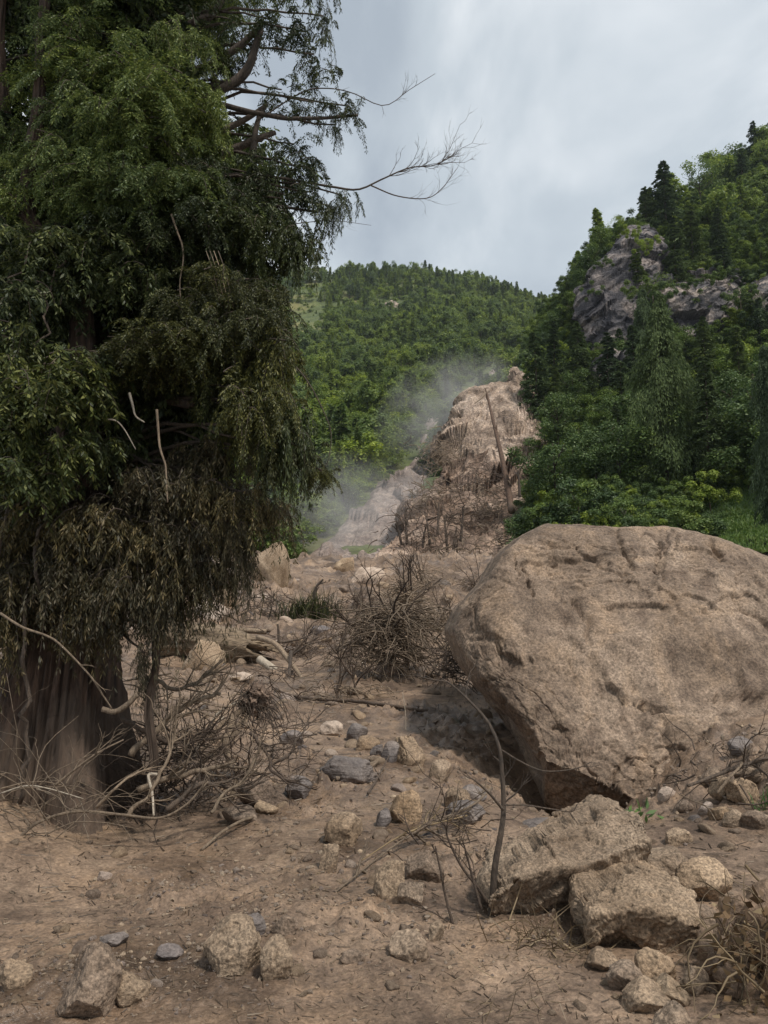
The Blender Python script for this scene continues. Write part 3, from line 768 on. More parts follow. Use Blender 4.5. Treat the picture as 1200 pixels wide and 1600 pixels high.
STONES = [
 (118, 1598, 98, 118, 'rock', 'tall pointed mud-caked stone at the lower left corner', 0.35),
 (193, 1572, 64, 58, 'rock', 'squat mud-caked stone touching the tall pointed one at lower left', 0),
 (12, 1548, 58, 42, 'rock', 'half-buried stone at the left edge of the mud', 0),
 (362, 1524, 100, 84, 'rock', 'broad rounded stone with a smaller upright stone against its right side', 0),
 (424, 1538, 58, 76, 'rock', 'upright egg-shaped stone leaning on the broad rounded one', 0.1),
 (394, 1462, 38, 34, 'slate', 'small purplish stone behind the broad rounded one', 0),
 (442, 1468, 42, 36, 'rock', 'small brown stone above the egg-shaped stone', 0),
 (538, 1322, 62, 52, 'tan', 'light tan block with a dark undercut right side', -0.25),
 (514, 1364, 30, 54, 'rock', 'narrow upright block below the light tan block', 0.1),
 (633, 1288, 54, 56, 'tan', 'rounded grainy tan stone next to a small dark cube', 0),
 (597, 1292, 28, 32, 'slate', 'small dark grey cube-shaped stone', 0),
 (638, 1196, 58, 52, 'tan', 'ochre stone with a grey left half in the middle of the slope', 0),
 (612, 1192, 30, 46, 'slate', 'grey stone pressed against the ochre one', 0.2),
 (548, 1224, 100, 42, 'slate', 'flat dark slate slab lying on the slope', 0.12),
 (466, 1252, 46, 44, 'slate', 'small dark slab tilted up left of the flat slate slab', -0.5),
 (558, 1158, 34, 34, 'slate', 'small block with a dark left face above the slate slab', 0),
 (592, 1184, 28, 22, 'slate', 'tiny purple-grey stone left of the ochre one', 0),
 (410, 1262, 92, 46, 'rock', 'long plank-like slab beside the fallen roots', 0.5),
 (412, 1274, 42, 24, 'tan', 'flat orange-tan stone below the plank-like slab', 0),
 (372, 1290, 60, 30, 'rock', 'low stone under the foot of the twisted root', 0),
 (612, 1402, 52, 62, 'rock', 'grey-brown stone with a slanting top, left of two neighbours', 0.2),
 (664, 1380, 60, 50, 'rock', 'speckled stone behind a round light one', 0),
 (646, 1418, 48, 52, 'rock', 'round light stone in front of the speckled one', 0),
 (640, 1504, 62, 44, 'rock', 'angular wedge of rock half sunk in smooth mud', 0.4),
 (680, 1474, 30, 36, 'rock', 'small rounded stone at the foot of a dead twig', 0),
 (716, 1262, 42, 36, 'rock', 'grey stone left of the bare sapling', 0),
 (742, 1250, 40, 26, 'slate', 'low dark stone just left of the sapling stem', 0),
 (730, 1290, 62, 40, 'slate', 'wet grey stone half hidden by dead twigs', 0),
 (690, 1222, 36, 44, 'tan', 'orange-stained lump of earth on the slope', 0.2),
 (1048, 1378, 92, 58, 'rock', 'brown stone with dark underside beside the long slab', 0),
 (1112, 1412, 96, 66, 'rock', 'grey striped stone with slanting lower edge', -0.25),
 (1062, 1322, 46, 30, 'rock', 'small flat-topped stone in mud below the giant boulder', 0),
 (1105, 1492, 100, 84, 'rock', 'muddy stone wedged right of the dark-faced block', 0),
 (1012, 1588, 80, 46, 'rock', 'long grey stone pointing down right at the bottom edge', -0.45),
 (1054, 1574, 58, 54, 'tan', 'block with an ochre right face in the lower right pile', -0.2),
 (1062, 1622, 64, 50, 'rock', 'pale speckled stone cut by the bottom edge', 0),
 (985, 1552, 60, 44, 'rock', 'rounded stone at the left of the lower right pile', 0),
 (1030, 1536, 66, 46, 'rock', 'stone with a sharp ridge on top of the lower right pile', 0.3),
 (1092, 1556, 46, 46, 'rock', 'lumpy stone at the right of the lower right pile', 0),
 (948, 1520, 50, 34, 'rock', 'reddish lump below the dark-faced block', 0),
 (1135, 1252, 40, 46, 'rock', 'round-ended stone standing in the rubble at the boulder foot', -0.4),
 (1172, 1258, 66, 42, 'rock', 'slanted stone right of the round-ended one in the rubble', 0.45),
 (1122, 1228, 48, 32, 'rock', 'stone with a dark left side tucked under dead roots', 0),
 (1186, 1222, 62, 30, 'rock', 'smooth rounded stone at the right edge above the rubble', 0),
 (1128, 1282, 34, 26, 'tan', 'small yellowish stone at the front of the rubble', 0),
 (1108, 1272, 26, 20, 'pale', 'tiny pale stone left of the yellowish one', 0),
 (1150, 1292, 36, 28, 'rock', 'knobbly stone right of the yellowish one', 0),
 (1190, 1296, 46, 30, 'rock', 'stone on the rubble at the right edge of the picture', 0),
 (1046, 1252, 30, 24, 'pale', 'small white stone where the boulder meets the rubble', 0),
 (1075, 1268, 34, 22, 'rock', 'flat stone in front of the dark hollow in the rubble', 0),
 (1165, 1176, 40, 28, 'slate', 'grey stone lodged against the boulder at the right', 0),
 (862, 1310, 90, 26, 'slate', 'dark wet slab under the giant boulder', 0),
 (420, 914, 66, 84, 'tan', 'tan upright boulder beneath the hanging branches', -0.1),
 (340, 922, 100, 76, 'pale', 'pale slab boulder half hidden by hanging branches', 0.1),
 (537, 894, 42, 36, 'tan', 'rounded tan boulder on the skyline of the debris crest', 0),
 (576, 912, 64, 34, 'pale', 'low pale pointed boulder on the debris crest', 0),
 (320, 972, 60, 56, 'pale', 'pale leaning boulder above the broken log', 0.3),
 (350, 945, 40, 34, 'tan', 'brown stone behind the pale leaning boulder', 0),
 (312, 1052, 72, 62, 'tan', 'brown boulder below the broken log', 0),
 (368, 1066, 52, 18, 'pale', 'flat whitish stone below the broken log', 0),
 (408, 940, 26, 16, 'pale', 'small pale stone near the tan upright boulder', 0),
 (600, 1055, 34, 24, 'pale', 'pale stone under the mud-hung brush', 0),
 (500, 992, 34, 18, 'slate', 'flat grey stone left of the mud-hung brush', 0),
 (455, 1165, 40, 26, 'slate', 'dark blue-grey stone right of the uprooted stump', 0),
 (520, 1150, 44, 26, 'pale', 'pale striped stone left of the dark-faced block', 0.2),
 (570, 1172, 46, 24, 'tan', 'sandy lump between dark block and ochre stone', 0),
 (700, 1020, 40, 22, 'rock', 'stone in the shadow behind the giant boulder', 0),
 (170, 1482, 44, 22, 'slate', 'dark flat stone in the mud at left', 0),
 (158, 1378, 26, 16, 'pale', 'small pale chip in the mud at left', 0),
 (548, 1508, 40, 20, 'rock', 'stone almost drowned in smooth mud, bottom centre', 0),
 (262, 1505, 44, 24, 'slate', 'thin dark stone left of the broad rounded one', 0.3),
]
for i, (px, py, w_, h_, m_, lab, ln) in enumerate(STONES):
    big = w_ * h_ > 3500
    stone(px, py, w_, h_, m_, lab, 300 + i * 7, lean=ln, n=6 if w_ * h_ > 6500 else (5 if w_ * h_ > 1900 and py > 1150 else 4), name='boulder' if (py < 980 and w_ > 40) else 'stone', cat='boulder' if (py < 980 and w_ > 40) else 'stone')

# hero slabs in front of the giant boulder
def box_rock(size, axis, up, ctr, seed, n=7, p=7.0, chops=7):
    """blocky slab: superquadric, chopped corners, broken faces"""
    r = np.random.default_rng(seed); V, F = ico(n); V = V / (np.abs(V) ** p).sum(1, keepdims=True) ** (1 / p)
    V = V + 0.10 * np.stack([pn(V * 0.9 + seed, 1), pn(V * 0.9 + seed, 2), pn(V * 0.9 + seed, 3)], -1)
    for k in range(chops):
        nrm = unit(r.normal(size=3) + 0.25 * np.sign(r.normal(size=3))); d = (np.abs(nrm).sum()) * r.uniform(0.62, 0.85)
        ex = V @ nrm - d; V = V - np.where(ex > 0, ex * 0.95, 0)[:, None] * nrm
    V = V * (np.asarray(size) / 2)
    nn = vnormals(V, F)
    V = V + nn * (0.05 * facets(V * 3.4 + seed, 5, 1.0, 0.6) + 0.022 * facets(V * 9, 6) + 0.02 * fbm(V * 6, 3, seed) + 0.008 * fbm(V * 24, 2, 6, 0.6, True))[:, None]
    ax = unit(np.asarray(axis, float)); u = np.asarray(up, float); u = unit(u - ax * (u @ ax)); w_ = np.cross(u, ax)
    return V @ np.stack([ax, w_, u]) + ctr, F
def unit(v): return v / (np.linalg.norm(v, axis=-1, keepdims=True) + 1e-9)
def creased(outline, crease, py0, up_s, dn_s, back, seed, label, mat='rock', n=7, name='rock_slab', skew=0.0):
    """block seen edge-on: top surface recedes above the crease, front face drops below it"""
    cr0 = np.asarray(crease, float); b = ghit(np.mean([p[0] for p in outline]), py0); Y0 = b[1]
    def Yf(px, py):
        m = (np.interp(px, cr0[:, 0], cr0[:, 1]) - py) * Y0 / FPX
        mp_ = 0.5 * (m + np.sqrt(m * m + 8e-4))
        return Y0 + up_s * mp_ + dn_s * (mp_ - m) + skew * (px - cr0[:, 0].mean()) / 100
    fine = lambda q, f, V: 0.06 * facets(V * 3.2, seed) + 0.02 * facets(V * 11, seed + 1) + 0.008 * fbm(V * 22, 3, 6, 0.6, True)
    V, F = outline_rock(outline, Yf, 0.05, back, n=n, flat=7, e=0.6, amp=(0.03, 0.012), freq=(2.2, 7), seed=seed, dis=fine, center=np.asarray(outline, float).mean(0) + [8, 6])
    V[:, 2] -= 0.015
    return put(name, V, F, M[mat], label, 'rock')
creased([(764, 1408), (770, 1432), (830, 1450), (905, 1436), (948, 1400), (1008, 1354), (1016, 1312), (994, 1272), (950, 1262), (895, 1286), (842, 1322), (784, 1362)],
        [(764, 1398), (800, 1375), (850, 1352), (905, 1350), (950, 1332), (1016, 1308)], 1440, 1.9, 0.8, 0.5, 21, 'long leaning rock slab with dark lower face beside the bare sapling', skew=0.12)
creased([(922, 1404), (916, 1450), (936, 1500), (1020, 1504), (1085, 1492), (1092, 1440), (1082, 1392), (1000, 1362), (950, 1378)],
        [(916, 1425), (960, 1415), (1000, 1408), (1050, 1418), (1095, 1432)], 1494, 2.2, 0.45, 0.45, 33, 'mud-topped block with a dark granular front face below the long slab')

# loose stones scattered over the slope
def visible_spot(r, pyr, pxr=(-40, 1240)):
    px = r.uniform(*pxr); py = pyr[0] + (pyr[1] - pyr[0]) * r.random()
    return px, py
sm = [mesh_np('stone', *(lambda vf: (vf[0] * [1, 0.8, 0.62], vf[1]))(facet_rock(3, 700 + i, planes=8, rough=0.05, soft=0.1))) for i in range(12)]
for i, me in enumerate(sm): me.materials.append(M[['rock', 'rock', 'tan', 'rock', 'pale', 'rock', 'rock', 'slate'][i % 8]])
def short_name(lab):
    for w_ in (' with ', ' at ', ' behind ', ' below ', ' beside ', ' on ', ' lying', ' in ', ' half', ' left', ' right', ' touching', ' leaning', ' above', ' next', ' just', ' under', ' pressed', ' cut', ' standing', ' tucked', ' lodged', ' near', ' where', ' tilted', ' pointing', ' wedged', ' beneath', ' almost', ' between', ' rising', ' against', ' high', ' perched', ' hanging', ' cliff', ' before'):
        lab = lab.split(w_)[0]
    return lab
def side_word(dx, dy):
    a = math.degrees(math.atan2(-dy, dx)) % 360
    return ['right of', 'up right of', 'above', 'up left of', 'left of', 'down left of', 'below', 'down right of'][int((a + 22.5) // 45) % 8]
def anchors_of(rows):
    sh = [short_name(l) for *_, l in rows]
    return [(x, y, s_) for (x, y, l), s_ in zip(rows, sh) if sh.count(s_) == 1]
def near_label(desc, px, py, anc):
    x, y, s_ = min(anc, key=lambda a: (a[0] - px) ** 2 + (a[1] - py) ** 2)
    return f"{desc} {side_word(px - x, py - y)} the {s_}"
ST_ANC = anchors_of([(s_[0], s_[1] - s_[3] / 2, s_[5]) for s_ in STONES])
r = np.random.default_rng(5)
cl_pts = [(700, 1270), (1120, 1300), (1000, 1540), (620, 1200), (430, 1270), (540, 1350), (400, 1480), (160, 1480), (560, 1150), (480, 1040), (640, 1440), (1150, 1230), (450, 960), (660, 950)]
for i in range(230):
    if r.random() < 0.5:
        c = cl_pts[r.integers(len(cl_pts))]; px, py = c[0] + r.normal() * 60, c[1] + r.normal() * 32
    else:
        px, py = r.uniform(-30, 1230), 900 + 690 * r.random() ** 0.8
    py = min(max(py, 900), 1590)
    if 780 < px < 1200 and 950 < py < 1240: px -= 420
    if px > 680 and py < 930: px -= 200
    b = ghit(px, py); s = b[1] / FPX
    sz = s * (5 + 11 * r.random() ** 2.2) * (1.0 if py > 1000 else 0.8)
    mi_ = r.integers(12); o = obj('loose_stone', sm[mi_], None, None, (b[0], b[1], b[2] + sz * 0.06))
    o.scale = (sz, sz, sz * r.uniform(0.7, 1.2)); o.rotation_euler = (r.normal() * 0.25, r.normal() * 0.25, r.uniform(0, 6.28))
    szw = 'fist-sized' if sz / s > 9.5 else ('small' if sz / s > 6.5 else 'tiny')
    tw_ = ['brown', 'brown', 'ochre', 'brown', 'pale', 'brown', 'brown', 'dark grey'][mi_ % 8]
    tag(o, near_label(f'{szw} {tw_} loose stone', px, py, ST_ANC), 'stone', 'loose stones scattered over the slope')

mid = np.random.default_rng(77)
MID_ANC = ST_ANC + [(615, 1000, 'big brush mound'), (485, 940, 'reedy tuft'), (360, 1010, 'broken log'), (410, 1090, 'root plate of the uprooted shrub'), (560, 1100, 'dark root across the slope')]
for i in range(70):
    px, py = mid.uniform(300, 700), mid.uniform(905, 1140)
    b = ghit(px, py); s_ = b[1] / FPX; sz = s_ * mid.uniform(7, 19) * (0.75 if py < 960 else 1)
    mi_ = mid.integers(12)
    o = obj('half_buried_stone', sm[mi_], None, None, (b[0], b[1], b[2] - sz * 0.05)); o.scale = (sz, sz * 0.9, sz * mid.uniform(0.6, 1.0)); o.rotation_euler = (mid.normal() * 0.3, mid.normal() * 0.3, mid.uniform(0, 6.28))
    tag(o, near_label(('big ' if sz / s_ > 14 else '') + ['brown', 'brown', 'ochre', 'brown', 'pale', 'brown', 'brown', 'dark grey'][mi_ % 8] + ' half-buried stone', px, py, MID_ANC), 'stone', 'half-buried stones of the middle slope')

# gravel and clods too many to count
mb = MB(); V0, F0 = ico(1)
ng = 17000
py = 880 + 715 * RNG.random(ng) ** 0.9; px = RNG.uniform(-80, 1280, ng)
yy = np.interp(py, [870, 905, 950, 1000, 1050, 1100, 1150, 1200, 1250, 1300, 1400, 1500, 1600], [43, 35, 27, 21, 16.5, 13, 10.5, 8.6, 7.3, 6.3, 4.9, 3.95, 3.3])
q = P(px, py, yy); rm = rough_mask(q[:, 0], q[:, 1])
keep = RNG.random(ng) < rm * 0.9
q = q[keep]; q[:, 2] = ground(q[:, 0], q[:, 1])
sz = q[:, 1] / FPX * (1.0 + 4.2 * RNG.random(len(q)) ** 2.5)
VV = q[:, None] + V0[None] * (RNG.uniform(0.6, 1.3, (len(q), len(V0), 1))) * sz[:, None, None] * RNG.uniform(0.55, 1.2, (len(q), 1, 3))
FF = F0[None] + (np.arange(len(q)) * len(V0))[:, None, None]
me = mesh_np('gravel', VV.reshape(-1, 3), FF.reshape(-1, 3), False)
tag(obj('gravel', me, M['gravel']), 'fine gravel and clods spread over the mud', 'gravel', kind='stuff')
# ------------------------------------------------------------------ trees: prototypes of unit height
def diamonds(base, d, side, L, W, bend=None):
    L = np.asarray(L)[..., None]; W = np.asarray(W)[..., None]
    V = np.stack([base, base + d * L * 0.5 + side * W * 0.5, base + d * L, base + d * L * 0.5 - side * W * 0.5], -2)
    if bend is not None: V[..., 2, :] += bend
    V = V.reshape(-1, 3)
    return V, np.arange(len(V)).reshape(-1, 4)

def unit(v): return v / (np.linalg.norm(v, axis=-1, keepdims=True) + 1e-9)

def conifer(seed, n, width=0.2, droop=0.5, leaf=0.05, lo=0.08, taper=0.85, gaps=0.25, weep=False, per=None):
    """layered branches with gaps between them, each a flat drooping fan of needles"""
    r = np.random.default_rng(seed)
    per = per or (360 if weep else (90 if n > 3000 else 24))
    nb = n // per
    t = lo + (0.99 - lo) * ((np.arange(nb) + r.random(nb)) / nb) ** 0.9
    az = r.uniform(0, 6.28, nb)
    R = width * (1 - t) ** taper * r.uniform(1 - gaps * 1.6, 1.15, nb) + 0.012
    R *= np.where(r.random(nb) < 0.14, 0.4, 1.0) * (0.98 + 0.8 * pn(np.stack([np.cos(az) * 1.3 + seed, np.sin(az) * 1.3, t * 5], -1), seed))
    u = 0.08 + 0.92 * r.random((nb, per)) ** 0.75
    dirh = np.stack([np.cos(az), np.sin(az), 0 * az], -1); sid = np.stack([-np.sin(az), np.cos(az), 0 * az], -1)
    base = dirh[:, None] * (R[:, None] * u)[..., None]
    base[..., 2] = t[:, None] + 0.30 * R[:, None] * u - droop * R[:, None] * u ** 2
    lat = r.normal(size=(nb, per)) * R[:, None] * 0.30 * (1.15 - u)
    base = base + sid[:, None] * lat[..., None]
    base[..., 2] -= np.abs(lat) * 0.35 + r.random((nb, per)) * R[:, None] * 0.12
    d = dirh[:, None] * 0.8 + sid[:, None] * np.sign(lat)[..., None] * 0.5 + r.normal(size=(nb, per, 3)) * 0.3
    d[..., 2] -= (1.6 if weep else 0.35)
    d = unit(d)
    side = unit(np.cross(d, r.normal(size=(nb, per, 3)) * (1.0 if weep else 0.45) + [0, 0, 0 if weep else 1.0]))
    s = leaf * r.uniform(0.6, 1.3, (nb, per))
    if weep: base[..., 2] -= r.random((nb, per)) ** 1.5 * (0.05 + 0.07 * r.random((nb, 1))) * u
    return diamonds(base, d, side, s * (1.7 if weep else 1.15), s * (0.42 if weep else 0.55))

def broadleaf(seed, n, w=0.42, lobes=16, leaf=0.045, lo=0.25):
    r = np.random.default_rng(seed)
    c = r.normal(size=(lobes, 3)) * [w * 0.42, w * 0.42, 0.19]
    c[:, 2] += lo + (1 - lo) * 0.48
    c[:, 2] = np.clip(c[:, 2], lo, 0.86)
    c[:, :2] *= (1 - 0.6 * np.abs(c[:, 2] - 0.55))[:, None]
    R = r.uniform(0.09, 0.2, lobes)
    m = n // lobes
    d = unit(r.normal(size=(lobes, m, 3))); d[..., 2] = np.where(r.random((lobes, m)) < 0.7, np.abs(d[..., 2]), d[..., 2])
    base = c[:, None] + d * (R[:, None] * r.uniform(0.45, 1.12, (lobes, m)))[..., None]
    nrm = unit(d * 0.7 + [0, 0, 0.75] + r.normal(size=d.shape) * 0.42)
    ld = unit(np.cross(nrm, r.normal(size=d.shape))); ld[..., 2] -= 0.2; ld = unit(ld)
    side = unit(np.cross(nrm, ld))
    s = leaf * r.uniform(0.6, 1.35, (lobes, m))
    return diamonds(base, ld, side, s, s * 0.75)

def trunk_mesh(seed, r0=0.016, top=0.97, limbs=0):
    r = np.random.default_rng(seed); mb = MB()
    n = 9; z = np.linspace(-0.03, top, n)
    pts = np.stack([np.cumsum(r.normal(size=n) * 0.004), np.cumsum(r.normal(size=n) * 0.004), z], -1)
    mb.tube(pts, r0 * (1 - z / top * 0.9).clip(0.08), 6)
    for k in range(limbs):
        z0 = r.uniform(0.25, 0.6); a = r.uniform(0, 6.28); l = r.uniform(0.12, 0.28)
        p0 = np.array([0, 0, z0]); p1 = p0 + [math.cos(a) * l, math.sin(a) * l, l * r.uniform(0.5, 1.2)]
        mb.tube(np.stack([p0, (p0 + p1) / 2 + [0, 0, 0.02], p1]), [r0 * 0.5, r0 * 0.35, r0 * 0.12], 5)
    return mb.mesh('trunk')

def crown_me(vf, mat, name='crown'):
    me = mesh_np(name, vf[0], vf[1], False); me.materials.append(mat); return me

def crown_trunk(vf, mat, seed, r0=0.014, limbs=0):
    """one small far tree: crown and trunk in one mesh"""
    tm = trunk_mesh(seed, r0, 0.96, limbs)
    nv = len(tm.vertices); tv = np.empty(nv * 3, np.float32); tm.vertices.foreach_get('co', tv)
    tf = np.empty(len(tm.polygons) * 4, np.int32); tm.loops.foreach_get('vertex_index', tf)
    me = mesh_np('tree', np.concatenate([vf[0], tv.reshape(-1, 3)]), np.concatenate([vf[1], tf.reshape(-1, 4) + len(vf[0])]), False)
    me.materials.append(mat); me.materials.append(M['bark_dark'])
    mi = np.zeros(len(vf[1]) + len(tf) // 4, np.int32); mi[len(vf[1]):] = 1
    me.polygons.foreach_set('material_index', mi)
    return me

FAR_CON = [crown_trunk(conifer(11 + i, 2600, width=[0.24, 0.19, 0.28, 0.22][i], leaf=0.048, gaps=0.35), M['fir'], i) for i in range(4)]
FAR_CON += [crown_trunk(broadleaf(25 + i, 1800, w=[0.3, 0.4][i], leaf=0.045, lobes=11, lo=0.4), M['fir'], 25 + i, 0.013, 5) for i in range(2)]
FAR_BRO = [crown_trunk(broadleaf(31 + i, 2600, w=[0.5, 0.62, 0.44][i], leaf=0.05, lobes=16 + i), M['canopy'], 40 + i, 0.018, 3) for i in range(3)]
FAR_LIM = [crown_trunk(broadleaf(51 + i, 2600, w=0.62, leaf=0.05, lobes=15, lo=0.15), M['lime'], 60 + i, 0.018, 3) for i in range(2)]
NEAR_CON = [(crown_me(conifer(71 + i, 9000, width=[0.25, 0.28, 0.21][i], leaf=0.024, droop=0.6, gaps=0.42), M['weep']), trunk_mesh(71 + i, 0.013)) for i in range(3)]
WEEP = [(crown_me(conifer(81 + i, 60000, width=[0.25, 0.22][i], leaf=0.0105, droop=1.0, gaps=0.55, weep=True, lo=0.03, taper=0.62), M['weep']), trunk_mesh(81 + i, 0.014)) for i in range(2)]
NEAR_BRO = [(crown_me(broadleaf(91 + i, 8500, w=[0.55, 0.48, 0.65][i], leaf=0.028, lobes=22, lo=0.12), M['canopy_near']), trunk_mesh(91 + i, 0.02, 0.8, 6)) for i in range(3)]
BUSH = [(crown_me(broadleaf(111 + i, 6000, w=1.0, leaf=0.05, lobes=16, lo=0.0), M[['canopy_near', 'canopy', 'canopy_near'][i]]), trunk_mesh(111 + i, 0.02, 0.6, 5)) for i in range(3)]
OPEN = [(crown_me(broadleaf(121, 1500, w=0.5, leaf=0.03, lobes=15, lo=0.35), M['fir']), trunk_mesh(121, 0.014, 0.9, 9))]

def plant(proto, x, y, z, h, wide, label, group=None, name='tree', cat='tree', tiltx=0.0, rz=None):
    if isinstance(proto, tuple):
        e = empty(name, (x, y, z))
        for nm, me in (('crown', proto[0]), ('trunk', proto[1])):
            o = obj(nm, me, M['bark_dark'] if nm == 'trunk' else None, e)
    else:
        e = obj(name, proto, None, None, (x, y, z))
    e.scale = (h * wide, h * wide, h)
    e.rotation_euler = (tiltx, tiltx * 0.5, random.uniform(0, 6.28) if rz is None else rz)
    return tag(e, label, cat, group)

def topmost(px, py, f, y0, y1): return hit(px, py, f, y0, y1, 700)

# ---- right hillside: trees one can point at (foot px, foot py, height px, kind, width factor, label)
RT = [
 (1045, 772, 352, WEEP[0], 1.0, 'tall weeping conifer with hanging grey-green curtains before the cliff'),
 (1215, 812, 300, WEEP[1], 0.8, 'dark weeping conifer cut off by the right edge'),
 (1012, 640, 215, WEEP[1], 1.0, 'smaller weeping conifer rising left behind the tall one'),
 (1042, 372, 135, NEAR_CON[0], 1.25, 'tall spruce against the sky on top of the cliff nose'),
 (1010, 372, 90, NEAR_CON[1], 1.2, 'shorter spruce just left of the tall one on the cliff nose'),
 (1095, 330, 88, OPEN[0], 1.0, 'open-crowned tree against the sky right of the spruce on the cliff'),
 (968, 378, 44, OPEN[0], 0.9, 'tiny lone tree standing at the cliff edge against the sky'),
 (888, 512, 82, NEAR_CON[2], 1.15, 'slender conifer against the sky left of the cliff nose'),
 (918, 462, 40, NEAR_CON[1], 1.1, 'small conifer perched on the left shoulder of the cliff nose'),
 (1180, 250, 70, NEAR_CON[1], 1.2, 'conifer high on the skyline at the upper right'),
 (1160, 285, 60, NEAR_CON[2], 1.3, 'conifer just below the skyline at the upper right'),
 (1060, 480, 150, NEAR_CON[1], 1.2, 'dark conifer hanging over the middle of the cliff'),
 (1085, 430, 120, NEAR_CON[0], 1.2, 'conifer standing on the cliff top right of the tall spruce'),
 (1000, 520, 150, NEAR_CON[2], 1.2, 'conifer growing out of the cliff between nose and face'),
 (1135, 470, 120, NEAR_CON[2], 1.2, 'thin conifer in front of the dark cliff face'),
 (1105, 640, 150, NEAR_CON[1], 1.1, 'bushy conifer right of the tall weeping one'),
 (975, 700, 150, NEAR_CON[0], 1.1, 'shadowed conifer left of the tall weeping one'),
 (840, 700, 200, NEAR_CON[0], 1.0, 'thin dusty conifer right beside the landslide spur'),
 (868, 610, 120, NEAR_CON[2], 1.2, 'conifer above the spur at the edge of the far forest'),
 (905, 640, 150, NEAR_CON[1], 1.1, 'conifer left of the smaller weeping one'),
 (1150, 690, 120, NEAR_BRO[0], 1.0, 'broad green tree in the hollow right of the tall weeping conifer'),
 (1140, 620, 90, BUSH[1], 0.8, 'bright yellow-green shrub at the foot of the right cliff'),
 (935, 770, 120, NEAR_BRO[1], 1.1, 'rounded green tree left of the tall weeping conifer'),
 (870, 790, 130, NEAR_BRO[2], 1.0, 'broad dark tree at the right foot of the spur'),
 (905, 838, 90, BUSH[0], 0.9, 'large rounded bush behind the left part of the boulder top'),
 (975, 838, 75, BUSH[2], 0.9, 'dense bush behind the middle of the boulder top'),
 (1050, 838, 60, BUSH[0], 0.9, 'bush with glossy leaves behind the right part of the boulder top'),
 (1110, 800, 66, BUSH[1], 0.9, 'light green bush beside the grass bank'),
 (1170, 762, 60, BUSH[2], 0.9, 'bush above the grass bank at the right edge'),
 (845, 850, 60, BUSH[2], 1.0, 'dusty bush between spur and boulder'),
]
for px, py, hpx, pr, wd, lab in RT:
    b = topmost(px, py, right_h, 40, 260)
    h = hpx * b[1] / FPX * (1.0 if py > 450 else 1.05)
    nm = 'bush' if 'bush' in lab or 'shrub' in lab else ('conifer_tree' if ('conifer' in lab or 'spruce' in lab) else 'tree')
    plant(pr, b[0], b[1], b[2] - 0.02 * h, h, wd, lab, None, nm, 'bush' if nm == 'bush' else 'tree')

# shrubs rooted on the cliff ledges
r = np.random.default_rng(19)
for px, py, hp, Y_, lab in [(985, 366, 20, 117, 'shrub on the very top of the cliff nose'), (1010, 385, 24, 116, 'shrub on the right shoulder of the cliff nose'), (942, 412, 18, 116, 'shrub on the left edge of the cliff nose'), (925, 455, 20, 115, 'shrub low on the left edge of the cliff nose'), (1000, 455, 30, 112, 'shrub in the cleft right of the cliff nose'), (1035, 470, 34, 112, 'leafy clump between the two cliff bands'),
        (1075, 448, 26, 114, 'shrub on the upper rim of the dark cliff face'), (1120, 436, 26, 114, 'second shrub on the rim of the dark cliff face'), (1158, 470, 34, 110, 'moss-green clump at the right end of the cliff face'), (1180, 500, 34, 106, 'ivy clump hanging on the mossy cliff block'), (1092, 545, 30, 110, 'shrub at the foot of the dark cliff face'), (1140, 555, 40, 108, 'bright clump at the lower right of the cliff face'), (960, 575, 28, 108, 'shrub under the cliff nose')]:
    q = P(px, py + hp * 0.4, Y_); h = hp * Y_ / FPX * 1.25
    plant(BUSH[r.integers(3)], q[0], q[1], q[2], h, 0.9, lab, None, 'bush', 'bush')

# the crowd of trees and shrubs on the right hillside
r = np.random.default_rng(17)
cnt = 0
RT_ANC = anchors_of([(t_[0], t_[1] - t_[2] / 2, t_[5]) for t_ in RT]) + [(960, 460, 'jutting cliff nose'), (1100, 490, 'dark broken cliff face'), (1160, 810, 'grass bank')]
def on_cliff(px, py):
    return ((905 < px < 1000 and 385 < py < 585 and py > 470 - (px - 905) * 1.2) or (1055 < px < 1172 and 425 < py < 560) or (px > 1172 and 440 < py < 530))
for _ in range(900):
    if cnt >= 165: break
    px = r.uniform(825, 1260); py = r.uniform(190, 850)
    q = topmost(px, py, right_h, 40, 300)
    if q[1] > 250 or on_cliff(px, py) or (px < 850 and py > 560): continue
    if px > 1085 and py > 770: continue
    far_up = q[1] > 135
    s = FPX / q[1]
    if far_up:
        k = r.random()
        pr = FAR_CON[r.integers(6)] if k < 0.72 else (FAR_BRO[r.integers(3)] if k < 0.95 else FAR_LIM[r.integers(2)])
        h = r.uniform(5, 12)
    else:
        k = r.random()
        if k < 0.26: pr = NEAR_CON[r.integers(3)]; h = r.uniform(6, 13)
        elif k < 0.72: pr = NEAR_BRO[r.integers(3)]; h = r.uniform(4, 8)
        else: pr = BUSH[r.integers(3)]; h = r.uniform(2.2, 4.2)
        if py > 780: pr = BUSH[r.integers(3)]; h = r.uniform(1.8, 3.0)
    nm = 'tree' if h > 4.3 else 'bush'
    kd_ = 'tall conifer' if (pr in NEAR_CON or pr in FAR_CON) and h > 8.5 else ('small conifer' if pr in NEAR_CON or pr in FAR_CON else ('rounded broadleaf tree' if h > 6 else ('low broadleaf tree' if h > 4.3 else 'leafy bush')))
    plant(pr, q[0], q[1], q[2] - 0.05 * h, h, r.uniform(0.85, 1.2), near_label(kd_, px, py - h * s * 0.5, RT_ANC), 'trees crowding the right hillside', nm, 'tree' if nm == 'tree' else 'bush')
    cnt += 1

# ---- far hillside
r = np.random.default_rng(23)
def yes_far(q):
    # leave the chute and the spur clear
    rr_ = (q[:, 0]) / q[:, 1] * FPX / CP + 600
    return rr_
pts = []
ridge_n = 0
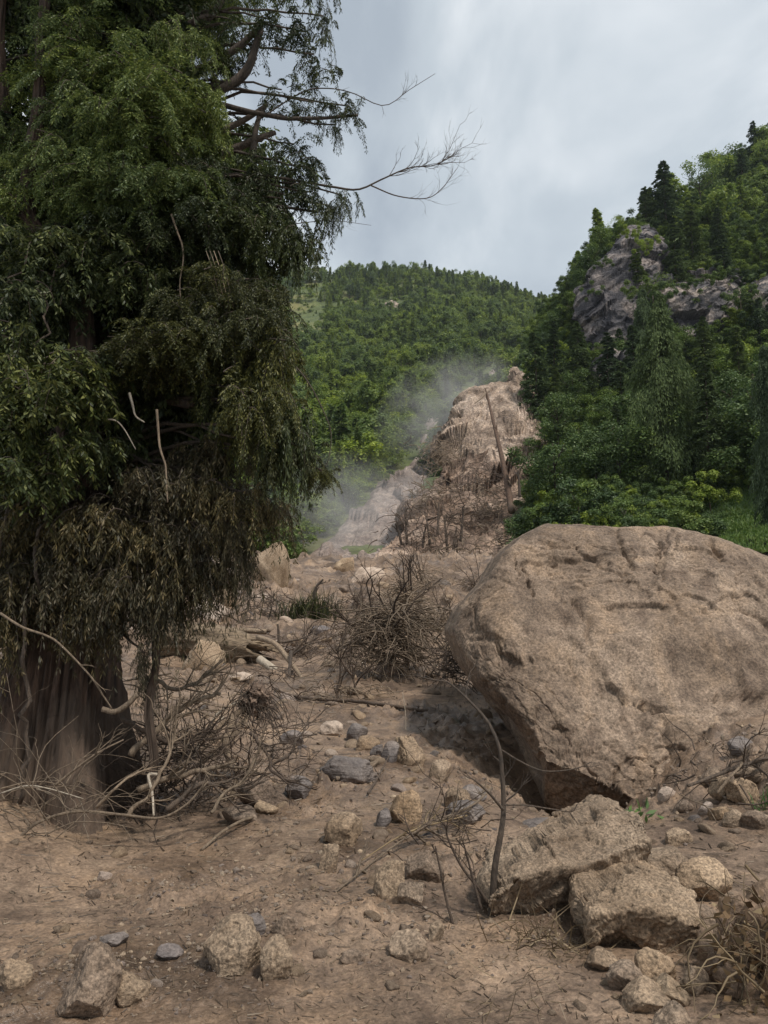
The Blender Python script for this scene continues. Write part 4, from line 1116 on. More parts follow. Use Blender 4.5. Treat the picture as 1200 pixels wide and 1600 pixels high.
# skyline trees
for px in np.r_[np.arange(424, 905, 11.0)]:
    px = px + r.normal() * 3
    py0 = np.interp(px, [420, 520, 600, 690, 730, 790, 850, 900], [462, 454, 456, 454, 446, 454, 482, 500])
    q = hit(px, py0 + r.uniform(6, 16), far_h, 200, 760, 600)
    big = 1.0 + (0.5 if 690 < px < 760 else 0) + (0.25 if px > 760 else 0)
    h = r.uniform(6, 13) * big
    plant(FAR_CON[r.integers(4)] if r.random() < 0.85 else FAR_CON[4 + r.integers(2)], q[0], q[1], q[2] - 0.5, h, r.uniform(0.75, 1.15),
          near_label('skyline tree on the far ridge', px, py0, [(430, 455, 'ridge end by the near conifer'), (500, 455, 'left ridge dip'), (560, 455, 'left ridge crest'), (620, 455, 'pale rock scar'), (680, 455, 'right ridge dip'), (727, 440, 'ridge summit'), (780, 455, 'ridge shoulder'), (830, 480, 'ridge slope'), (885, 500, 'slender conifer')]), 'skyline trees on the far ridge', 'ridge_tree', 'tree')
# largest trees in the lower forest
FA = [(580, 800, 'middle of the bare chute'), (660, 700, 'upper bend of the bare chute'), (810, 575, 'top of the spur'), (690, 650, 'left shoulder of the spur'), (500, 740, 'tip of the lowest conifer branch'), (460, 560, 'right edge of the near conifer'), (560, 620, 'bright green glade'), (400, 650, 'inner gap of the near conifer'), (400, 860, 'tan upright boulder'), (620, 590, 'forest centre'), (730, 590, 'dust above the spur')]
chL = np.array(cl, float); chR = np.array(cr_, float)
def in_chute(px, py): return 560 < py and np.interp(py, chL[::-1, 1], chL[::-1, 0]) - 12 < px < np.interp(py, chR[::-1, 1], chR[::-1, 0]) + 6
clear = [(480, 500, 30, 55), (612, 480, 26, 14), (535, 480, 20, 10), (428, 500, 12, 12), (468, 465, 22, 8)]
def in_clear(px, py): return any(((px - a) / c) ** 2 + ((py - b) / d) ** 2 < 1 for a, b, c, d in clear)
cnt = 0
for _ in range(3000):
    if cnt >= 200: break
    px = r.uniform(330, 860); py = 560 + 325 * r.random()
    if in_chute(px, py) or (640 < px < 870 and py > 620) or (px > 470 and py > 800): continue
    q = hit(px, py, far_h, 50, 760, 500)
    limey = abs(px - 560) < 110 and 580 < py < 720
    k = r.random()
    if py < 620: pr, h = (FAR_CON[r.integers(6)], r.uniform(9, 15)) if k < 0.7 else (FAR_BRO[r.integers(3)], r.uniform(8, 12))
    elif k < (0.12 if limey else 0.32): pr, h = FAR_CON[r.integers(6)], r.uniform(9, 15)
    elif k < (0.5 if limey else 0.85): pr, h = FAR_BRO[r.integers(3)], r.uniform(5, 9)
    else: pr, h = FAR_LIM[r.integers(2)], r.uniform(4, 7.5)
    if py > 760: h *= 0.7
    plant(pr, q[0], q[1], q[2] - 0.4, h, r.uniform(0.75, 1.1) if pr in FAR_CON else r.uniform(0.95, 1.4), near_label('dark far conifer' if pr in FAR_CON else ('yellow-green far tree' if pr in FAR_LIM else 'green far broadleaf tree'), px, py - 15, FA), 'trees of the far hillside forest', 'forest_tree', 'tree')
    cnt += 1

# the rest of the wood as one mass
def gn_scatter(name, pos, scl, wid, rot, idx, protos, label, cat):
    me = bpy.data.meshes.new(name); me.vertices.add(len(pos)); me.vertices.foreach_set('co', np.asarray(pos, np.float32).ravel())
    a = me.attributes.new('sc', 'FLOAT_VECTOR', 'POINT'); a.data.foreach_set('vector', np.stack([scl * wid, scl * wid, scl], -1).astype(np.float32).ravel())
    a = me.attributes.new('ro', 'FLOAT_VECTOR', 'POINT'); a.data.foreach_set('vector', np.stack([rot * 0, rot * 0, rot], -1).astype(np.float32).ravel())
    a = me.attributes.new('ix', 'INT', 'POINT'); a.data.foreach_set('value', np.asarray(idx, np.int32))
    o = obj(name, me)
    ng = bpy.data.node_groups.new(name, 'GeometryNodeTree')
    ng.interface.new_socket('Geometry', in_out='INPUT', socket_type='NodeSocketGeometry')
    ng.interface.new_socket('Geometry', in_out='OUTPUT', socket_type='NodeSocketGeometry')
    gi = ng.nodes.new('NodeGroupInput'); go = ng.nodes.new('NodeGroupOutput'); jn = ng.nodes.new('GeometryNodeJoinGeometry')
    def attr(nm, ty):
        n = ng.nodes.new('GeometryNodeInputNamedAttribute'); n.data_type = ty; n.inputs['Name'].default_value = nm
        return n.outputs['Attribute']
    sc, ro_, ix = attr('sc', 'FLOAT_VECTOR'), attr('ro', 'FLOAT_VECTOR'), attr('ix', 'INT')
    for k, po in enumerate(protos):
        oi = ng.nodes.new('GeometryNodeObjectInfo'); oi.inputs['Object'].default_value = po; oi.inputs['As Instance'].default_value = True
        oi.transform_space = 'ORIGINAL'
        cp = ng.nodes.new('FunctionNodeCompare'); cp.data_type = 'INT'; cp.operation = 'EQUAL'
        ng.links.new(ix, cp.inputs[2]); cp.inputs[3].default_value = k
        ip = ng.nodes.new('GeometryNodeInstanceOnPoints')
        ng.links.new(gi.outputs[0], ip.inputs['Points']); ng.links.new(cp.outputs[0], ip.inputs['Selection'])
        ng.links.new(oi.outputs['Geometry'], ip.inputs['Instance'])
        ng.links.new(ro_, ip.inputs['Rotation']); ng.links.new(sc, ip.inputs['Scale'])
        ng.links.new(ip.outputs[0], jn.inputs[0])
    ng.links.new(jn.outputs[0], go.inputs[0])
    md = o.modifiers.new('scatter', 'NODES'); md.node_group = ng
    return tag(o, label, cat, kind='stuff')

def source_of(me):
    return next(o for o in bpy.data.objects if o.type == 'MESH' and o.data == me)
srcs = [source_of(m_) for m_ in FAR_CON + FAR_BRO + FAR_LIM if any(o.data == m_ for o in bpy.data.objects)]
def kind_ix(k): return k
r = np.random.default_rng(29)
n = 5200
py = 452 + 440 * r.random(n) ** 1.25; px = r.uniform(250, 960, n)
Yg = np.geomspace(56, 740, 260)
pos = []; scl = []; wid = []; idx = []
# spread over the plan instead of the picture: more where the slope is seen
X = r.uniform(-0.42, 0.34, n * 2); Yp = np.exp(r.uniform(math.log(62), math.log(640), n * 2)); Yp[:3600] = r.uniform(300, 640, 3600); X = X * Yp
Z = far_h(X, Yp)
for x, y, z in zip(X, Yp, Z):
    uy = (z - EYE) / y
    ppx = 600 + x / y * FPX / CP * (CP + 0 * SP); th = math.atan(uy) - PITCH
    ppx = 600 + FPX * x / (y * CP + (z - EYE) * SP); ppy = 800 - FPX * math.tan(th)
    if ppx < 330 or ppx > 930 or ppy > 885: 
        if r.random() < 0.6: continue
    if in_chute(ppx, ppy) or (600 < ppx < 880 and ppy > 575 and y < 122) or (y < 90 and ppx > 525): continue
    clr = in_clear(ppx, ppy)
    k = r.random()
    limey = (abs(ppx - 560) < 120 and 580 < ppy < 730)
    if clr:
        if k < 0.3: continue
        i_, h = 9 + r.integers(2), r.uniform(1.2, 3)
    elif ppy < 600 and k < 0.74: i_, h = r.integers(6), r.uniform(8, 14)
    elif k < (0.10 if limey else 0.36): i_, h = r.integers(6), r.uniform(7, 14)
    elif k < (0.5 if limey else 0.86): i_, h = 6 + r.integers(3), r.uniform(5, 9)
    else: i_, h = 9 + r.integers(2), r.uniform(3.5, 7)
    pos.append((x, y, z - 0.5)); scl.append(h * (0.42 if y < 90 else (0.6 if ppy > 770 else 1))); wid.append(r.uniform(0.75, 1.1) if i_ < 6 else r.uniform(0.95, 1.4)); idx.append(min(i_, len(srcs) - 1))
gn_scatter('far_forest', pos, np.array(scl), np.array(wid), r.uniform(0, 6.28, len(pos)), idx, srcs, 'dense mixed forest covering the far hillside', 'forest')

# undergrowth covering the right hillside
r = np.random.default_rng(37)
n = 3800
Yp = np.exp(r.uniform(math.log(44), math.log(240), n)); X = Yp * r.uniform(0.165, 0.6, n)
Z = right_h(X, Yp); 
ppx = 600 + FPX * X / (Yp * CP + (Z - EYE) * SP); ppy = 800 - FPX * np.tan(np.arctan((Z - EYE) / Yp) - PITCH)
ok = np.array([not (a > 1080 and b > 765) and a > 835 for a, b in zip(ppx, ppy)])
srcs2 = [next(o for o in bpy.data.objects if o.type == 'MESH' and o.data == b_[0]) for b_ in BUSH]
scl = np.where(Yp[ok] > 110, r.uniform(1.6, 3.6, ok.sum()), r.uniform(0.8, 2.2, ok.sum()))
gn_scatter('undergrowth', xyz(X[ok], Yp[ok], Z[ok] - 0.2), scl, r.uniform(0.8, 1.2, ok.sum()), r.uniform(0, 6.28, ok.sum()), r.integers(0, 3, ok.sum()), srcs2, 'leafy undergrowth covering the right hillside between the trees', 'undergrowth')

# grass on the open bank at the right
r = np.random.default_rng(41)
n = 26000
px = r.uniform(1060, 1330, n); Yp = r.uniform(40, 66, n)
X = (px - 600) / FPX * Yp * 1.0; Z = right_h(X, Yp)
base = xyz(X, Yp, Z - 0.03); d = unit(r.normal(size=(n, 3)) * 0.5 + [0, 0, 1]); side = unit(np.cross(d, r.normal(size=(n, 3))))
V, F = diamonds(base, d, side, r.uniform(0.15, 0.4, n), r.uniform(0.06, 0.14, n))
tag(obj('bank_grass', mesh_np('bank_grass', V, F, False), M['grass']), 'bright green grass and ferns on the bank at the right edge', 'grass', kind='stuff')
# ------------------------------------------------------------------ the great conifer at the left
def spray_set(r, org, az, el, L, droop, J=11, K=6, leaf=0.03, lw=0.3, hang=0.35):
    """drooping needle sprays: org (S,3); returns quads of all leaves and of the twig spines"""
    S = len(org)
    dh = np.stack([np.cos(az), np.sin(az), 0 * az], -1); sd = np.stack([-np.sin(az), np.cos(az), 0 * az], -1)
    up = np.array([0, 0, 1.0])
    def axis(t):
        return org[:, None] + L[:, None, None] * (dh[:, None] * (np.cos(el)[:, None] * t * (1 - 0.3 * t))[..., None] + up * (np.sin(el)[:, None] * t - droop[:, None] * t ** 2)[..., None])
    t = np.linspace(0.12, 1.0, J)[None] + r.normal(size=(S, J)) * 0.02
    p0 = axis(t)
    tan = unit(axis(t + 0.03) - p0)
    sg = np.array([1, -1])
    td = tan[:, :, None] * 0.75 + sd[:, None, None] * (sg[None, None, :, None] * 0.75) + r.normal(size=(S, J, 2, 3)) * 0.22
    td[..., 2] -= hang
    td = unit(td)
    tl = (L[:, None] * 0.30 * (1.15 - 0.75 * t))[..., None] * r.uniform(0.6, 1.25, (S, J, 2))
    u = (np.arange(K) + 0.4) / K
    b = p0[:, :, None, None] + td[..., None, :] * (tl[..., None] * u)[..., None]
    b[..., 2] -= (tl[..., None] * u ** 2 * 0.35)
    per = unit(np.cross(td, up + 0 * td))
    alt = np.where(np.arange(K) % 2 == 0, 1.0, -1.0)
    ld = td[..., None, :] * 0.8 + per[..., None, :] * (alt[:, None] * 0.7) + r.normal(size=b.shape) * 0.25
    ld[..., 2] -= 0.25
    ld = unit(ld)
    ls = unit(np.cross(ld, up + 0.6 * r.normal(size=b.shape)))
    lf = leaf * r.uniform(0.65, 1.3, b.shape[:-1])
    V, F = diamonds(b, ld, ls, lf, lf * lw)
    return V, F, axis

def lobe_meshes(seed, n, leaf, J, K, lw, hang, drop=1.1):
    """one hanging dome of foliage of unit half width: leaves and twigs"""
    r = np.random.default_rng(seed)
    org = r.normal(size=(n, 3)) * [0.36, 0.36, 0.13] - [0, 0, 0.10]
    L = r.uniform(0.5, 1.0, n) + 0.1
    V, F, ax = spray_set(r, org, r.uniform(0, 6.28, n), r.uniform(-0.3, 0.55, n), L, r.uniform(0.3, 0.95, n) * drop, J=J, K=K, leaf=leaf, lw=lw, hang=hang)
    tw = MB()
    for q in ax(np.linspace(0, 1, 5)[None])[::2]: tw.tube(q, np.linspace(0.012, 0.004, 5), 4, False)
    return mesh_np('foliage', V, F, False), tw.mesh('twigs')
LOBES = {'L': [lobe_meshes(200 + i, 78, 0.062, 14, 7, 0.34, 0.22, 0.85) for i in range(6)],
         'S': [lobe_meshes(220 + i, 40, 0.105, 11, 6, 0.32, 0.3, 0.95) for i in range(4)],
         'A': [lobe_meshes(230 + i, 17, 0.115, 10, 5, 0.28, 0.5) for i in range(4)],
         'm': [lobe_meshes(240 + i, 46, 0.125, 8, 4, 0.24, 0.9, 1.4) for i in range(4)],
         'b': [lobe_meshes(250 + i, 40, 0.155, 7, 4, 0.3, 0.7) for i in range(4)],
         'f': [lobe_meshes(260 + i, 60, 0.13, 8, 4, 0.4, 0.4) for i in range(3)]}
def with_mat(o, mat):
    """material on the object, so that all copies share one mesh"""
    if not len(o.data.materials): o.data.materials.append(mat)
    o.material_slots[0].link = 'OBJECT'; o.material_slots[0].material = mat
def hang_lobe(c, wide, drop, cls, mat, parent, r, name='foliage'):
    lm, tm = LOBES[cls][r.integers(len(LOBES[cls]))]
    o = obj(name, lm, None, parent, Vector([float(a) for a in c])); with_mat(o, mat)
    o.scale = (wide, wide, drop); o.rotation_euler = (0, 0, r.uniform(0, 6.28))
    o['kind'] = 'stuff'
    obj('twigs', tm, M['bark_dark'], o)
    return o

tr = np.random.default_rng(3)
TB = ghit(85, 1245)
TY = 7.0
tree = empty('conifer_tree', Vector([float(a) for a in TB]))
tag(tree, 'huge dark conifer with shaggy drooping branches filling the left side', 'tree')
TO = np.array(TB)
def child(name, me, mat, parent=tree, kind=None):
    o = obj(name, me, mat, parent)
    return tag(o, kind=kind) if kind else o

# trunk with buttressed, fibrous foot
def trunk_surface(path, rad, k=120, butt=0.0, fibre=0.03, seed=0):
    pts = np.asarray(path); n = len(pts)
    T = np.gradient(pts, axis=0); T /= np.linalg.norm(T, axis=1, keepdims=True)
    A = np.cross(T, [0, 1, 0]); A /= np.linalg.norm(A, axis=1, keepdims=True); B = np.cross(T, A)
    th = np.arange(k) / k * 2 * np.pi
    h = pts[:, 2] - pts[0, 2]
    C, S_ = np.cos(th), np.sin(th)
    q = np.stack([np.repeat(C[None], n, 0).ravel() * 2.1, np.repeat(S_[None], n, 0).ravel() * 2.1, np.repeat(h[:, None] * 0.35, k, 1).ravel()], -1)
    lob = fbm(q, 3, seed + 1).reshape(n, k)
    q2 = q * [8.0, 8.0, 2.0]; fib = fbm(q2, 4, seed + 2, 0.6, True).reshape(n, k)
    b = butt * np.exp(-h / 0.55)[:, None]
    Rr = np.asarray(rad)[:, None] * (1 + 0.28 * lob) * (1 + b * (0.45 + 0.75 * np.clip(np.cos(th * 5 + 1.0) + 0.3 * np.cos(3 * th), -0.4, 1))[None]) + fibre * fib
    V = pts[:, None] + Rr[..., None] * (C[None, :, None] * A[:, None] + S_[None, :, None] * B[:, None])
    i = np.arange(n - 1)[:, None] * k; j = np.arange(k)[None]; j2 = (j + 1) % k
    F = np.stack([i + j, i + j2, i + k + j2, i + k + j], -1).reshape(-1, 4)
    return V.reshape(-1, 3), F
main_px = [(70, 1300, 7.1), (85, 1200, 7.1), (108, 1000, 7.15), (128, 820, 7.2), (155, 560, 7.3), (190, 280, 7.4), (215, 20, 7.5), (235, -260, 7.6), (240, -620, 7.7)]
mpth = smooth_path([P(*c) for c in main_px], 150)
V, F = trunk_surface(mpth - TO, np.interp(np.linspace(0, 1, 150), [0, 0.12, 0.3, 0.6, 1], [0.60, 0.52, 0.34, 0.19, 0.04]), butt=0.95, fibre=0.075, k=220, seed=4)
child('trunk', mesh_np('trunk', V, F), M['bark'])
for c, r0, r1, lab in [
                  ([(120, 760, 6.75), (126, 640, 6.65), (128, 540, 6.6), (124, 470, 6.6), (100, 425, 6.6), (62, 370, 6.55), (42, 330, 6.5), (48, 260, 6.5), (58, 190, 6.5), (62, 120, 6.5), (70, 0, 6.5)], 0.15, 0.05, 0),
                  ([(-60, 760, 7.0), (-30, 500, 7.0), (-12, 300, 7.0), (2, 170, 7.0), (-4, 60, 7.0), (10, -150, 7.0)], 0.16, 0.06, 0),
                  ([(200, 240, 7.4), (260, 90, 7.2), (262, 10, 7.2), (275, -150, 7.2)], 0.12, 0.06, 0),
                  ([(228, 1262, 6.4), (240, 1190, 6.4), (232, 1110, 6.4), (244, 1030, 6.4), (238, 950, 6.45), (252, 870, 6.45), (246, 760, 6.5)], 0.036, 0.022, 0)]:
    pth = smooth_path([P(*q) for q in c], 60) - TO
    V, F = trunk_surface(pth, np.linspace(r0, r1, 60) * 0.72, k=40, fibre=0.02, seed=int(c[0][0]) + 90)
    child('stem', mesh_np('stem', V, F), M['bark'])

# thick limbs seen against the sky
LIMBS = [([(205, 180, 7.4), (290, 150, 7.2), (345, 135, 7.1), (385, 110, 7.0), (408, 46, 7.0)], 0.09),
         ([(200, 230, 7.4), (300, 170, 7.1), (360, 130, 7.0), (400, 90, 7.0)], 0.07),
         ([(200, 260, 7.4), (310, 220, 7.1), (380, 190, 7.0), (420, 165, 7.0)], 0.05),
         ([(200, 220, 7.4), (320, 165, 7.1), (400, 178, 6.9), (470, 186, 6.8), (560, 180, 6.8)], 0.035),
         ([(200, 300, 7.4), (330, 250, 7.1), (395, 220, 7.0), (430, 207, 7.0)], 0.06),
         ([(395, 245, 7.0), (400, 200, 7.0), (418, 165, 7.0)], 0.04),
         ([(190, 330, 7.4), (300, 300, 7.1), (400, 318, 6.9), (500, 330, 6.8)], 0.03),
         ([(200, 90, 7.5), (300, 40, 7.2), (340, 10, 7.1), (370, -60, 7.0)], 0.06),
         ([(205, 160, 7.4), (330, 100, 7.1), (400, 48, 7.0), (410, 42, 7.0)], 0.055),
         ([(160, 640, 7.3), (240, 620, 6.9), (290, 630, 6.6), (300, 628, 6.55)], 0.08)]
for pts_, r0 in LIMBS:
    mb = MB(); p = smooth_path([P(*q) for q in pts_], 26) - TO
    p = p + 0.02 * np.stack([pn(p * 3, 1), pn(p * 3, 2), pn(p * 3, 3)], -1)
    mb.tube(p, np.linspace(r0, r0 * 0.35, 26), 8); child('branch', mb.mesh('branch'), M['bark_dark'])

# foliage domes: top px, top py, half width px, drop px, distance, sprays, kind
LB = [
 # upper lit mass
 (130, -40, 60, 90, 6.9, 40, 'g'), (150, -10, 110, 130, 6.8, 50, 'g'), (120, 60, 80, 110, 6.6, 44, 'g'), (175, 100, 95, 120, 6.5, 56, 'g'), (250, 150, 95, 120, 6.4, 56, 'g'),
 (215, 190, 90, 130, 6.3, 56, 'g'), (285, 70, 60, 120, 6.7, 40, 'g'), (300, 150, 55, 130, 6.6, 40, 'g'), (125, 170, 70, 120, 6.5, 44, 'g'),
 (15, 210, 60, 110, 6.8, 36, 'g'), (95, 245, 70, 110, 6.5, 44, 'g'), (160, 280, 85, 120, 6.4, 50, 'g'), (245, 285, 90, 110, 6.3, 54, 'g'), (30, 310, 70, 110, 6.6, 40, 'g'),
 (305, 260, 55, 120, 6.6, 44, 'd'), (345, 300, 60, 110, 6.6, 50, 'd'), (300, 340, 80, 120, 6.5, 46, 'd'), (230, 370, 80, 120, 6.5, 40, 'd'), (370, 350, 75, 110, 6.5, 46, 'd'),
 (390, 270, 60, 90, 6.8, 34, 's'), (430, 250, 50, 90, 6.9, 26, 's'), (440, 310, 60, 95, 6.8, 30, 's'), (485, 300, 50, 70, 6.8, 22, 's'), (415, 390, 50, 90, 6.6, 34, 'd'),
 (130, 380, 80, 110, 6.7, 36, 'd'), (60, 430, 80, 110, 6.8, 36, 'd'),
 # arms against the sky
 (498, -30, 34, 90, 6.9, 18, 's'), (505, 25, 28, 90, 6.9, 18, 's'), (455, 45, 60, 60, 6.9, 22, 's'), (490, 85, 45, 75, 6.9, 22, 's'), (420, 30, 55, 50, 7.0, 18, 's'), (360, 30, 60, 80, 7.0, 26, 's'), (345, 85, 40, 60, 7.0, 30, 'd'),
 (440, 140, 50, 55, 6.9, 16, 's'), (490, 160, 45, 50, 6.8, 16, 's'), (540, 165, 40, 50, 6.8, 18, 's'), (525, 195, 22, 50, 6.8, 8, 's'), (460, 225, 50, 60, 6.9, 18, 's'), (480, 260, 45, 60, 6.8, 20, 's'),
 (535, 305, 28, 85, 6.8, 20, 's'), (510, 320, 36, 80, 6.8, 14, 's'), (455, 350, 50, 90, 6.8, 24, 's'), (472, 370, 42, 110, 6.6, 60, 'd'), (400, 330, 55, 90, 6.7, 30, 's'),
 # lower olive skirt
 (350, 440, 70, 120, 6.3, 46, 'o'), (395, 450, 60, 120, 6.3, 46, 'o'), (300, 470, 70, 110, 6.3, 36, 'o'), (385, 500, 70, 130, 6.1, 56, 'o'), (425, 540, 50, 130, 6.1, 46, 'o'), (270, 525, 80, 100, 6.1, 52, 'o'),
 (215, 545, 70, 90, 6.2, 40, 'o'), (330, 560, 50, 90, 6.3, 26, 'o'), (410, 620, 60, 140, 6.0, 52, 'o'), (445, 650, 40, 140, 6.0, 40, 'o'), (425, 700, 36, 110, 6.1, 34, 'o'), (478, 700, 34, 80, 6.0, 22, 'o'), (505, 735, 28, 45, 6.0, 10, 'o'),
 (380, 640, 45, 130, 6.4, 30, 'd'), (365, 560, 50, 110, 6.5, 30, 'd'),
 # mud-splashed hangings
 (250, 735, 60, 90, 6.3, 30, 'm'), (320, 750, 60, 110, 6.3, 34, 'm'), (385, 770, 50, 80, 6.2, 26, 'm'), (365, 810, 26, 110, 6.2, 26, 'm'), (310, 820, 50, 90, 6.3, 26, 'm'), (235, 820, 60, 110, 6.3, 30, 'm'),
 (160, 800, 70, 110, 6.3, 30, 'm'), (95, 800, 70, 110, 6.4, 26, 'm'), (30, 800, 60, 110, 6.5, 26, 'm'), (275, 890, 40, 100, 6.3, 20, 'm'), (160, 890, 50, 90, 6.3, 16, 'm'), (345, 700, 60, 90, 6.5, 26, 'm'), (225, 1020, 16, 60, 6.3, 12, 'm'), (20, 880, 70, 110, 6.3, 20, 'm'), (95, 890, 60, 100, 6.35, 20, 'm'), (200, 900, 55, 110, 6.3, 20, 'm'), (255, 940, 40, 90, 6.35, 20, 'm'), (150, 930, 50, 80, 6.4, 20, 'm'), (-10, 950, 50, 110, 6.3, 20, 'm'), (300, 870, 50, 90, 6.4, 20, 'm'),
]
MATS = {'g': 'needle', 'd': 'needle_shaded', 's': 'needle_shaded', 'o': 'needle_olive', 'm': 'needle_muddy'}
def axis_at(z):
    k = np.argmin(np.abs(mpth[:, 2] - z)); return mpth[k]
def grow(px, py, wpx, dpx, Y, n, kd, limb=True, cls=None):
    s = Y / FPX; c = P(px, py, Y) - TO
    cl_ = cls or {'m': 'm', 's': 'A'}.get(kd, 'L' if wpx >= 55 else 'S')
    wd = wpx * s * 1.08
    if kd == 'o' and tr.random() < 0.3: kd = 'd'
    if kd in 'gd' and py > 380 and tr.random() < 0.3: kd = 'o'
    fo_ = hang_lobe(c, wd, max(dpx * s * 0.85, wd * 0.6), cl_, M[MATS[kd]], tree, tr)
    if limb:
        a = axis_at(c[2] + TO[2] + 0.15) - TO
        mid = (a + c) / 2 + [0, 0, 0.12 * np.linalg.norm(c - a)]
        p = smooth_path([a, mid, c], 12); p[1:-1] += tr.normal(size=(10, 3)) * 0.012
        mb = MB(); mb.tube(p, np.linspace(0.026, 0.007, 12), 6); child('branch', mb.mesh('branch'), M['bark_dark'])
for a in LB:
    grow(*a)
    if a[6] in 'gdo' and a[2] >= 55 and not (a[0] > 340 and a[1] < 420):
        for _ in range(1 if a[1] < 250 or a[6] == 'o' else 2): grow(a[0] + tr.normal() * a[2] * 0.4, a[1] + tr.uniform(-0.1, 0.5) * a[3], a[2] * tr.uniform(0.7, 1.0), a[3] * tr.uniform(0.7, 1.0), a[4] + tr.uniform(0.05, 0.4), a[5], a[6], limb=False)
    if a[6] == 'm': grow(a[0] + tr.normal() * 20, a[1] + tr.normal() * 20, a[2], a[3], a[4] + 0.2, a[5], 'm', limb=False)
# deep, unlit branches behind
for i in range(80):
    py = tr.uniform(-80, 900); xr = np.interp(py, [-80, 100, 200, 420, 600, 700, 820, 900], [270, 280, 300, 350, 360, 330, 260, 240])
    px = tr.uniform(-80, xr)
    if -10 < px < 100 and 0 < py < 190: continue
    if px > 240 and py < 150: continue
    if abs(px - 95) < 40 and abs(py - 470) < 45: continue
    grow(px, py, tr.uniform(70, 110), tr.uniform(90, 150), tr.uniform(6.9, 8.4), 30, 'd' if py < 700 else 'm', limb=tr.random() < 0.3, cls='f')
# crown above the frame and round the back, so that the tree is whole
for i in range(60):
    a = tr.uniform(0, 6.28); z = tr.uniform(8.4, 12.5); w_ = (13.4 - z) * 0.45
    ax_ = axis_at(z)
    hang_lobe(ax_ + [math.cos(a) * w_ * tr.uniform(0.2, 0.8), math.sin(a) * w_ * 0.7, 0] - TO, min(0.5, w_ * 0.5), 0.6, 'L', M['needle'], tree, tr)
for i in range(24):
    z = tr.uniform(4.2, 8); ax_ = axis_at(z); a = tr.uniform(0.4, 2.9)
    hang_lobe(ax_ + [math.cos(a) * 1.3, math.sin(a) * 1.5, 0] - TO, 0.6, 0.7, 'f', M['needle'], tree, tr)

# bare outer twigs of the tree
def twiggy(mb, r, p0, d, L, rad, depth, spread=0.6, seg=6, up=0.05, kids=(3, 5), wob=0.12, k=4):
    pts = [np.asarray(p0, float)]; d = unit(np.asarray(d, float))
    for i in range(seg):
        d = unit(d + r.normal(size=3) * wob + [0, 0, up])
        pts.append(pts[-1] + d * L / seg)
    pts = np.array(pts); mb.tube(pts, np.linspace(rad, rad * 0.4, seg + 1), k if depth < 2 else 5, False)
    if depth > 0:
        for q in range(r.integers(*kids)):
            i = r.integers(1, seg + 1)
            dd = unit(pts[i] - pts[i - 1]); side = unit(r.normal(size=3)); side = unit(side - dd * (side @ dd))
            twiggy(mb, r, pts[i], dd + side * spread, L * r.uniform(0.35, 0.65), rad * 0.5, depth - 1, spread, seg, up, kids, wob, k)

def branch(name, px_pts, r0, r1, mat, parent=None, origin=None, twigs=0, tw_len=0.3, tw_depth=1, seed=1, label=None, cat=None, group=None, n=24, spread=0.7, tw_from=0.4, k=6, up=0.03, wob=0.0):
    r = np.random.default_rng(seed)
    P3 = np.array([p if len(p) == 4 else P(*p) for p in px_pts]) if not isinstance(px_pts, np.ndarray) else px_pts
    og = P3[0] if origin is None else np.asarray(origin)
    mb = MB(); pth = smooth_path(P3, n) - og
    if wob: pth[1:-1] += wob * np.stack([pn(pth * 9 + seed, 1), pn(pth * 9 + seed, 2), pn(pth * 9 + seed, 3)], -1)[1:-1]
    mb.tube(pth, np.linspace(r0, r1, n), k)
    for q in range(twigs):
        i = int(r.uniform(tw_from, 1) * (n - 1)); i = max(1, min(n - 1, i))
        dd = unit(pth[i] - pth[i - 1]); sd_ = unit(r.normal(size=3))
        twiggy(mb, r, pth[i], dd + sd_ * spread, tw_len * r.uniform(0.5, 1.2), max(r1 * 0.9, r0 * 0.25), tw_depth, up=up)
    me = mb.mesh(name)
    o = obj(name, me, M[mat], parent, None if parent is not None else Vector([float(a) for a in og]))
    return tag(o, label, cat, group)

branch('bare_branch', [(400, 272, 6.9), (450, 280, 6.85), (520, 292, 6.8), (560, 296, 6.8), (597, 280, 6.8), (640, 262, 6.8), (680, 258, 6.8), (705, 240, 6.8)], 0.014, 0.003, 'bark_dark', tree, TO, 16, 0.34, 2, 5, tw_from=0.62, spread=0.55, up=0.08)
branch('bare_branch', [(580, 290, 6.8), (620, 306, 6.8), (665, 310, 6.8), (690, 295, 6.8), (715, 262, 6.8)], 0.007, 0.002, 'bark_dark', tree, TO, 12, 0.22, 1, 6, tw_from=0.3, spread=0.6, up=0.08)
branch('bare_branch', [(400, 190, 6.9), (470, 145, 6.85), (510, 138, 6.8), (550, 145, 6.8), (600, 165, 6.8), (640, 140, 6.8), (680, 115, 6.8)], 0.008, 0.002, 'bark_dark', tree, TO, 9, 0.16, 1, 7, tw_from=0.4, spread=0.7)
branch('bare_branch', [(420, 360, 6.8), (460, 350, 6.8), (520, 345, 6.8), (580, 352, 6.8)], 0.006, 0.0015, 'bark_dark', tree, TO, 6, 0.2, 1, 8, tw_from=0.3)
branch('bare_branch', [(380, 440, 6.6), (430, 420, 6.6), (480, 390, 6.6), (510, 372, 6.6)], 0.005, 0.0015, 'bark_dark', tree, TO, 4, 0.15, 1, 9)
branch('hanging_branch', [(455, 565, 6.0), (480, 595, 6.0), (502, 635, 6.0), (517, 675, 6.0), (514, 715, 6.0), (507, 730, 6.0)], 0.006, 0.003, 'bark_dark', tree, TO, 0)
branch('hanging_branch', [(268, 335, 6.2), (276, 360, 6.2), (285, 385, 6.2), (286, 410, 6.2), (281, 440, 6.2), (283, 480, 6.2)], 0.010, 0.004, 'wood', tree, TO, 0)
branch('hanging_branch', [(202, 614, 6.0), (207, 632, 6.0), (212, 650, 6.0), (226, 660, 6.0)], 0.013, 0.005, 'wood_pale', tree, TO, 0)
